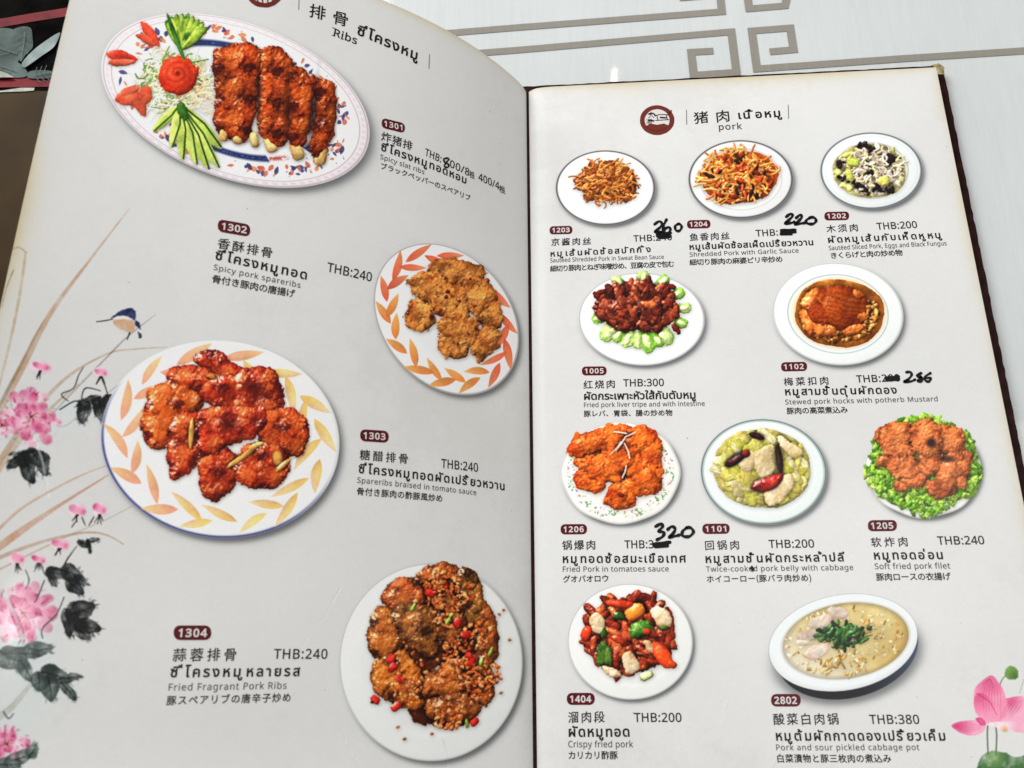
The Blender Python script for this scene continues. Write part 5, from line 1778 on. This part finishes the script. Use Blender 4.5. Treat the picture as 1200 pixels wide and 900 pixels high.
def ribbon(name, side, strokes, wpx, mat, parent, h=.0002, label=None):
    """marker handwriting: round-ended strokes of varying width, given in photo positions"""
    V, Fc = [], []
    for li, st in enumerate(strokes):
        P = np.array(smooth_pts(st, n=5)) if len(st) > 2 else np.array(st, float)
        w = wpx * (1 + .18 * np.sin(np.arange(len(P)) * .9 + li))
        hh = h + li * .00001
        d = np.gradient(P, axis=0)
        L = np.hypot(d[:, 0], d[:, 1])[:, None] + 1e-9
        nn = np.stack([-d[:, 1], d[:, 0]], 1) / L
        pts = list(P + nn * w[:, None]) + list(P - nn * w[:, None])
        n = len(P)
        b = len(V)
        X = np.array(pts)
        u, Y = inv(side, X[:, 0], X[:, 1])
        V += list(surf(side, u, Y, hh))
        Fc += [(b + i, b + i + 1, b + n + i + 1, b + n + i) for i in range(n - 1)]
        for e, ww in ((P[0], w[0]), (P[-1], w[-1])):
            b = len(V)
            X = np.array([e] + [e + ww * np.array([math.cos(t), math.sin(t)]) for t in np.linspace(0, 2 * math.pi, 11)[:-1]])
            u, Y = inv(side, X[:, 0], X[:, 1])
            V += list(surf(side, u, Y, hh + .000005))
            Fc += [(b, b + 1 + i, b + 1 + (i + 1) % 10) for i in range(10)]
    return mesh_obj(name, V, Fc, mat, parent, smooth=False, label=label)


def pill(side, cx, cy, w, h, slope, parent):
    dx, dy = math.cos(math.atan(slope)), math.sin(math.atan(slope))
    o = []
    r = h * .42
    for (sx, sy, a0) in ((1, -1, -90), (1, 1, 0), (-1, 1, 90), (-1, -1, 180)):
        for k in range(5):
            a = math.radians(a0 + k * 22.5)
            X = sx * (w / 2 - r) + r * math.cos(a)
            Y = sy * (h / 2 - r) + r * math.sin(a)
            o.append((cx + X * dx - Y * dy * .3, cy + Y + X * slope))
    return cutout('number_badge', side, o, .00010, parent, mat=M_MAROON, rings=2, centre=(cx, cy))


def caption(side, num, badge, zh, th, en, jp, price, marks=None):
    cap = empty('caption', menu)
    cap['label'] = 'caption and price numbered ' + num
    cx, cy, w, h, sl = badge
    pill(side, cx, cy, w, h, sl, cap)
    hw = w * .37
    lettering('badge_number', side, num, (cx - hw, cy + h * .27 - hw * sl), (cx + hw, cy + h * .27 + hw * sl), h * .52, 'L', M_WHITE, cap, bold=.028, h=.00022, centre=True)
    t, p0, p1, hh = zh
    lettering('chinese_line', side, t, p0, p1, hh, 'C', M_BLACK, cap, kaiti=True, bold=.004)
    t, p0, p1, hh = th
    lettering('thai_line', side, t, p0, p1, hh, 'T', M_BLACK, cap, bold=.019)
    t, p0, p1, hh = en
    lettering('english_line', side, t, p0, p1, hh, 'L', M_GREY, cap, bold=.006)
    t, p0, p1, hh = jp
    lettering('japanese_line', side, t, p0, p1, hh, 'C', M_BLACK, cap, bold=.006)
    for t, p0, p1, hh, f in price:
        lettering('price', side, t, p0, p1, hh, f, M_BLACK, cap, bold=.012 if f == 'L' else .004)
    if marks:
        for nm, st, ww in marks:
            ribbon(nm, side, st, ww, M_MARKER, cap)


def S(bx, by, pts):
    return [(bx + x / 4, by + y / 4) for x, y in pts]


caption('L', '1301', (460.8, 147.2, 28, 11.5, .24), ('炸猪排', (446, 164), (482.5, 177), 10.5), ('ซี่โครงหมูทอดหอม', (445.7, 176), (546, 215.5), 7.2), ('Spicy slat ribs', (445, 186), (497, 204.5), 5.6),
        ('ブラックペッパーのスペアリブ', (445, 197.5), (551, 236), 7.2), [('THB:', (497.5, 182), (516.5, 190.5), 8.6, 'L'), ('00/8', (526.5, 195.3), (549.5, 206.4), 8.6, 'L'), ('根', (549.8, 208), (556, 210.5), 8, 'C'), ('400/4', (560.5, 211), (585, 222.5), 8.6, 'L'), ('根', (585, 225), (592, 228), 8, 'C')],
        [('handwritten_digit', [S(300, 0, [(900, 742), (880, 745), (884, 760), (902, 772), (898, 785), (882, 780), (890, 764), (904, 748)])], 1.0)])
caption('L', '1302', (274.2, 267.3, 38.5, 14.5, .17), ('香酥排骨', (254, 290.5), (318, 303), 12), ('ซี่โครงหมูทอด', (251.2, 303.5), (358.7, 327.5), 8.6), ('Spicy pork spareribs', (249.5, 316), (351.7, 337.5), 6.6),
        ('骨付き豚肉の唐揚げ', (247.5, 331), (345, 349), 9.2), [('THB:240', (383, 318), (435, 330), 10.6, 'L')])
caption('L', '1303', (438.7, 511, 33.5, 14, .065), ('糖醋排骨', (421, 538.5), (477.5, 544), 11.5), ('ซี่โครงหมูทอดผัดเปรี้ยวหวาน', (419.5, 554), (591, 574.5), 8.2), ('Spareribs braised in tomato sauce', (418, 565.7), (558, 580.3), 6.5),
        ('骨付き豚肉の酢豚風炒め', (417.5, 580), (518, 588.5), 8.6), [('THB:240', (517, 548), (560, 553), 10.2, 'L')])
caption('L', '1304', (225.5, 741.5, 44, 17.2, .0), ('蒜蓉排骨', (201.5, 775), (276, 774.5), 14.5), ('ซี่โครงหมูหลายรส', (198.7, 793.5), (351, 792), 9.6), ('Fried Fragrant Pork Ribs', (196.2, 809.5), (335.5, 807), 8.2),
        ('豚スペアリブの唐辛子炒め', (194.5, 826.5), (340, 822.3), 10.5), [('THB:240', (320.5, 772), (383.2, 771.8), 11.3, 'L')])
caption('R', '1203', (657.4, 269.7, 26.8, 9.6, -.02), ('京酱肉丝', (645.5, 288), (692.5, 287), 8.2), ('หมูเส้นผัดซ้อสปักกิ้ง', (644.5, 300.7), (762.5, 295.3), 5.3), ('Sautéed Shredded Pork in Sweat Bean Sauce', (644.5, 307.5), (778, 303.3), 4.8),
        ('細切り豚肉とねぎ味噌炒め、豆腐の皮で包む', (644.5, 318.5), (790, 312.8), 6.8), [('THB:240', (742.5, 283.3), (787.5, 281.3), 7.3, 'L')],
        [('blackout_mark', [S(600, 225, [(678, 198), (715, 194), (745, 192)]), S(600, 225, [(680, 208), (740, 204)]), S(600, 225, [(690, 216), (738, 212)])], 1.3),
         ('handwritten_price', [S(600, 225, p) for p in ([(668, 152), (690, 138), (703, 150), (690, 170), (668, 187), (700, 187), (714, 180)], [(724, 130), (712, 155), (708, 182), (725, 195), (742, 180), (735, 165), (715, 174)], [(780, 150), (765, 160), (768, 180), (785, 182), (795, 165), (788, 152), (776, 150)])], 1.5)])
caption('R', '1204', (818.8, 262.8, 27.5, 9.8, -.02), ('鱼香肉丝', (808, 282.3), (855, 280.8), 8.3), ('หมูเส้นผัดซ้อสเผ็ดเปรี้ยวหวาน', (807.5, 292.7), (953, 287.2), 5.4), ('Shredded Pork with Garlic Sauce', (808, 300.9), (936, 296), 5.0),
        ('細切り豚肉の麻婆ピリ辛炒め', (808, 311.2), (917, 307.2), 6.8), [('THB:', (886, 277.2), (911.7, 276), 7.5, 'L')],
        [('blackout_mark', [S(900, 225, [(60, 180), (95, 178), (128, 178)]), S(900, 225, [(62, 190), (128, 188)]), S(900, 225, [(60, 198), (110, 198)])], 1.4),
         ('handwritten_price', [S(900, 225, p) for p in ([(85, 117), (105, 103), (115, 112), (100, 130), (78, 148), (110, 145), (122, 141)], [(132, 122), (150, 108), (158, 118), (145, 135), (125, 151), (155, 148), (175, 145)], [(195, 122), (178, 135), (185, 148), (210, 150), (225, 136), (215, 120), (195, 120)])], 1.6)])
caption('R', '1202', (980.5, 253.2, 29, 10, -.02), ('木须肉', (968.7, 272.7), (1005.7, 271.3), 8.5), ('ผัดหมูเส้นกับเห็ดหูหนู', (970, 284.7), (1103.7, 278.9), 5.8), ('Sautéed Sliced Pork, Eggs and Black Fungus', (971.2, 293.3), (1109.5, 287.5), 5.0),
        ('きくらげと肉の炒め物', (973, 303.2), (1058, 299.5), 6.8), [('THB:200', (1028, 269.2), (1075, 267), 7.8, 'L')])
caption('R', '1005', (696.4, 434.7, 29, 10.5, -.01), ('红烧肉', (683.5, 455.8), (720.5, 455), 9.4), ('ผัดกระเพาะหัวใส้กับตับหมู', (683.7, 468.6), (815, 467), 6.8), ('Fried pork liver tripe and with intestine', (683.7, 477.3), (826, 475.6), 5.4),
        ('豚レバ、胃袋、腸の炒め物', (684, 488.5), (788, 487.3), 7.0), [('THB:300', (730.5, 453), (778, 452.3), 8.4, 'L')])
caption('R', '1102', (930.5, 429.7, 30.5, 10.8, -.02), ('梅菜扣肉', (918.7, 452.2), (971, 451), 9.2), ('หมูสามชั้นตุ๋นผักดอง', (919.5, 463.2), (1051, 461.2), 6.8), ('Stewed pork hocks with potherb Mustard', (920, 474), (1099, 470.2), 5.6),
        ('豚肉の高菜煮込み', (922, 485.5), (993.7, 484), 7.4), [('THB:200', (1004, 448.3), (1055, 446.8), 8.2, 'L')],
        [('blackout_mark', [S(900, 225, [(550, 872), (585, 868), (612, 866)]), S(900, 225, [(556, 882), (612, 878)])], 1.6),
         ('handwritten_price', [S(900, 225, p) for p in ([(648, 845), (668, 845), (672, 860), (655, 880), (635, 890), (670, 888), (688, 880)], [(717, 850), (697, 860), (715, 872), (702, 885), (714, 890), (724, 875), (707, 862)], [(760, 850), (737, 866), (738, 885), (755, 888), (762, 874), (744, 872)])], 1.5)])
caption('R', '1206', (672.4, 620.2, 31, 12, -.01), ('锅爆肉', (658.7, 644.5), (697.5, 644.2), 10.6), ('หมูทอดซ้อสมะเขือเทศ', (658.7, 659.6), (803.7, 659), 7.6), ('Fried Pork in tomatoes sauce', (658.7, 670), (783.7, 669.6), 6.2),
        ('グオバオロウ', (659.5, 682.8), (713, 682), 8.0), [('THB:3', (732, 642.6), (766, 642.4), 9.2, 'L')],
        [('blackout_mark', [S(600, 450, [(665, 752), (700, 746), (740, 742)]), S(600, 450, [(672, 762), (728, 758)])], 1.9),
         ('handwritten_price', [S(600, 450, p) for p in ([(673, 668), (700, 655), (705, 670), (687, 690), (712, 695), (706, 715), (680, 730)], [(730, 682), (750, 668), (765, 680), (755, 700), (735, 718), (765, 713), (785, 708)], [(820, 674), (800, 690), (800, 712), (830, 715), (850, 695), (840, 676), (818, 672)])], 1.8)])
caption('R', '1101', (839, 619.7, 32, 12, -.01), ('回锅肉', (825.7, 644.5), (866.2, 644.2), 10.4), ('หมูสามชั้นผัดกระหล่ำปลี', (826.2, 659.6), (990, 657.6), 7.6), ('Twice-cooked pork belly with cabbage', (827.5, 670), (1000, 668), 6.2),
        ('ホイコーロー(豚バラ肉炒め)', (828, 682.8), (950.7, 681.3), 8.0), [('THB:200', (901.2, 642.2), (954.2, 641.6), 9.3, 'L')],
        [('ink_spot', [[(879, 666), (883, 666.5)], [(881, 664.5), (882, 668.5)]], 1.3)])
caption('R', '1205', (1034, 616, 34, 13, -.01), ('软炸肉', (1021, 641), (1064, 640.5), 10.6), ('หมูทอดอ่อน', (1023.7, 655.6), (1105, 655), 7.8), ('Soft fried pork filet', (1025, 667), (1113.7, 666.2), 6.6),
        ('豚肉ロースの衣揚げ', (1027, 680.6), (1114.5, 679.8), 8.4), [('THB:240', (1099.2, 638.3), (1153.7, 637.7), 9.5, 'L')])
caption('R', '1404', (680.6, 819, 32.7, 14.2, .0), ('溜肉段', (665.5, 847), (708.7, 846.7), 12.4), ('ผัดหมูทอด', (665.5, 863.2), (737.5, 863), 9.0), ('Crispy fried pork', (665.5, 875.7), (742, 875.7), 7.4),
        ('カリカリ酢豚', (665.5, 889.8), (724, 889.8), 9.2), [('THB:200', (743.2, 845.9), (798.7, 845.9), 10.3, 'L')])
caption('R', '2802', (920.9, 820.6, 34.7, 14.8, .0), ('酸菜白肉锅', (906.2, 849.3), (983, 849.3), 12.6), ('หมูต้มผักกาดดองเปรี้ยวเค็ม', (908.7, 867.7), (1108, 867.7), 8.6), ('Pork and sour pickled cabbage pot', (909, 879.3), (1077.5, 879), 6.8),
        ('白菜漬物と豚三枚肉の煮込み', (910, 893.6), (1044.5, 893.6), 9.2), [('THB:380', (1019.5, 848.2), (1077.5, 848.2), 10.4, 'L')])

# headings: logo, bars, names
LATIN_SERIF = {}


def heading(side, label, logo, bars, parts):
    hd = empty('heading', menu, label)
    cx, cy, rx, ry = logo
    o = ellipse_outline(cx, cy, rx, ry, 32, wob=.012)
    ring = cutout('logo_ring', side, o, .00010, hd, mat=M_LOGO, rings=2, centre=(cx, cy))
    cutout('logo_disc', side, ellipse_outline(cx, cy, rx * .72, ry * .72, 28, wob=.02), .00020, hd, mat=M_WHITE, rings=2, centre=(cx, cy))
    for x0, y0, x1, y1 in bars:
        ribbon('bar', side, [[(x0, y0), (x1, y1)]], .35, M_GREY, hd, h=.0001)
    for t, p0, p1, hh, f, nm, kw in parts:
        lettering(nm, side, t, p0, p1, hh, f, kw.pop('mat', M_BLACK), hd, **kw)
    return hd


hr = heading('R', 'heading with round maroon logo, pork in three scripts', (770, 141, 20.3, 17.5), [(804.5, 129, 804.8, 146), (923.7, 123, 924.2, 139)],
             [('猪肉', (813.3, 145), (855, 142.8), 13.0, 'C', 'chinese_line', dict(kaiti=True, bold=.004)), ('เนื้อหมู', (864.5, 139.5), (916, 136.8), 7.0, 'T', 'thai_line', dict(bold=.019)),
              ('pork', (841.7, 152.4), (869.5, 151.2), 7.0, 'L', 'english_line', dict(bold=.012, mat=M_GREY)),
              ('大', (759, 139), (767, 138.6), 7.5, 'C', 'logo_character', dict(h=.0003)), ('潮', (757, 146), (764, 145.8), 6.0, 'C', 'logo_character', dict(h=.0003)), ('府', (760, 151.5), (767, 151.3), 6, 'C', 'logo_character', dict(h=.0003, mat=M_LOGO)), ('門', (772, 152), (779, 151.6), 6, 'C', 'logo_character', dict(h=.0003, mat=M_LOGO))])
ribbon('logo_drawing', 'R', [[(768, 136), (774, 134.5), (783, 135)], [(784, 133), (787, 129.5)], [(770, 137), (771, 141)], [(781, 136), (782, 141)], [(768, 141.5), (784, 140.5)]], .45, M_BLACK, hr, h=.0003)
cutout('logo_base', 'R', [(757, 148), (762, 145), (770, 146.5), (778, 145), (783, 147), (778, 152), (770, 154), (762, 152.5)], .00026, hr, mat=M_LOGO, rings=2)
ribbon('logo_drawing', 'R', [[(760, 134), (765, 133), (768, 136)], [(760, 141), (766, 142)], [(774, 138), (781, 138.5)]], .8, M_BLACK, hr, h=.00028)
hl = heading('L', 'heading with round maroon logo, ribs in three scripts', (310, -9.5, 22, 18.5), [(350.5, -4, 350, 11), (503.2, 64, 502.6, 80.5)],
             [('排骨', (361.3, 19), (406.5, 32.3), 15.5, 'C', 'chinese_line', dict(kaiti=True, bold=.004)), ('ซี่โครงหมู', (417.5, 40), (489, 71), 9.2, 'T', 'thai_line', dict(bold=.019)),
              ('Ribs', (389.7, 41.5), (417.5, 52), 8.8, 'L', 'english_line', dict(bold=.016))])
ribbon('logo_drawing', 'L', [[(301, -2), (303, 5)], [(307, -2), (308, 5)], [(313, -2), (314, 5)], [(319, -3), (319, 4)]], .7, M_LOGO, hl, h=.0003)
ribbon('serif', 'L', [[(388.8, 41.2), (392.6, 42.6)], [(389.6, 32.6), (392.5, 33.5)], [(399.5, 45.3), (402.5, 46.4)]], .35, M_BLACK, hl, h=.00011)

# ------------------------------------------------------------------ printed dish pictures as pieces lying on the pages
for side, num, fn, lab in SPECS:
    d = DISHES[num]
    pic = empty('dish_picture', menu, lab)
    c, s_ = math.cos(d.ang), math.sin(d.ang)
    if num == '2802':
        t = np.linspace(0, 2 * math.pi, 65)[:-1]
        sel = d.a > .5
        ox = 991 + 4, 757
        out = []
        for q in t:
            rr = np.arange(20, 110, .5)
            ii = ((ox[0] + rr * math.cos(q) - d.x0) * K).astype(int).clip(0, d.n - 1)
            jj = ((ox[1] + rr * math.sin(q) - d.y0) * K).astype(int).clip(0, d.n - 1)
            v = rr[sel[jj, ii]].max()
            out.append((ox[0] + v * math.cos(q), ox[1] + v * math.sin(q)))
        cutout('bowl', side, out, .00006, pic, centre=ox)
        t2 = np.linspace(0, 2 * math.pi, 49)[:-1]
        a9 = math.radians(-9)
        cutout('food', side, [(991 + 74.5 * math.cos(q) * math.cos(a9) - 44 * math.sin(q) * math.sin(a9), 751 + 74.5 * math.cos(q) * math.sin(a9) + 44 * math.sin(q) * math.cos(a9)) for q in t2], .00010, pic, centre=(991, 751))
        mks = [(d.masks[-1], 'garnish')]
    else:
        t = np.linspace(0, 2 * math.pi, 73)[:-1]
        out = []
        for q in t:
            k = 1.0 - .3 / min(d.ra, d.rb)
            if num in ('1206', '1205'):
                k *= 1 + (.02 if num == '1206' else .03) * math.cos(8 * q) * .5
            u, v = d.ra * k * math.cos(q), d.rb * k * math.sin(q)
            out.append((d.cx + u * c - v * s_, d.cy + u * s_ + v * c))
        cutout('plate', side, out, .00006, pic, centre=(d.cx, d.cy))
        mks = [(m_, 'food') for m_ in d.masks]
        if num == '1301':
            mks = [(d.masks[0] | d.masks[1], 'garnish'), (d.masks[2], 'food')]
        if num == '1205':
            mks = [(d.masks[0], 'garnish'), (d.masks[1], 'food')]
    for lay, (mk, nm) in enumerate(mks):
        # outline of the heap, walked out from its middle
        jj, ii = np.nonzero(mk)
        if len(ii) < 30:
            continue
        ox, oy = d.x0 + ii.mean() / K, d.y0 + jj.mean() / K
        out = []
        nA = 64
        rr = np.arange(2, max(d.ra, d.rb) * 1.2 + 10, .4)
        for k in range(nA):
            q = 2 * math.pi * k / nA
            a_ = ((ox + rr * math.cos(q) - d.x0) * K).astype(int)
            b_ = ((oy + rr * math.sin(q) - d.y0) * K).astype(int)
            ok = (a_ >= 0) & (b_ >= 0) & (a_ < d.n) & (b_ < d.n)
            v = rr[ok][mk[b_[ok], a_[ok]]]
            v = v.max() if len(v) else 4
            out.append((ox + v * math.cos(q), oy + v * math.sin(q)))
        cutout(nm, side, out, .00014 + .00004 * lay, pic, centre=(ox, oy))

for side, nm, lab, out in ART:
    O = np.array(out)
    if side == 'L':
        O = O[:, :]
        u, Y = inv('L', O[:, 0], O[:, 1])
        if (u > WL - .0008).mean() > .5:
            continue
    cutout(nm, side, out, .00005, menu, label=lab, centre=(1157, 836) if nm == 'printed_lotus' else None)
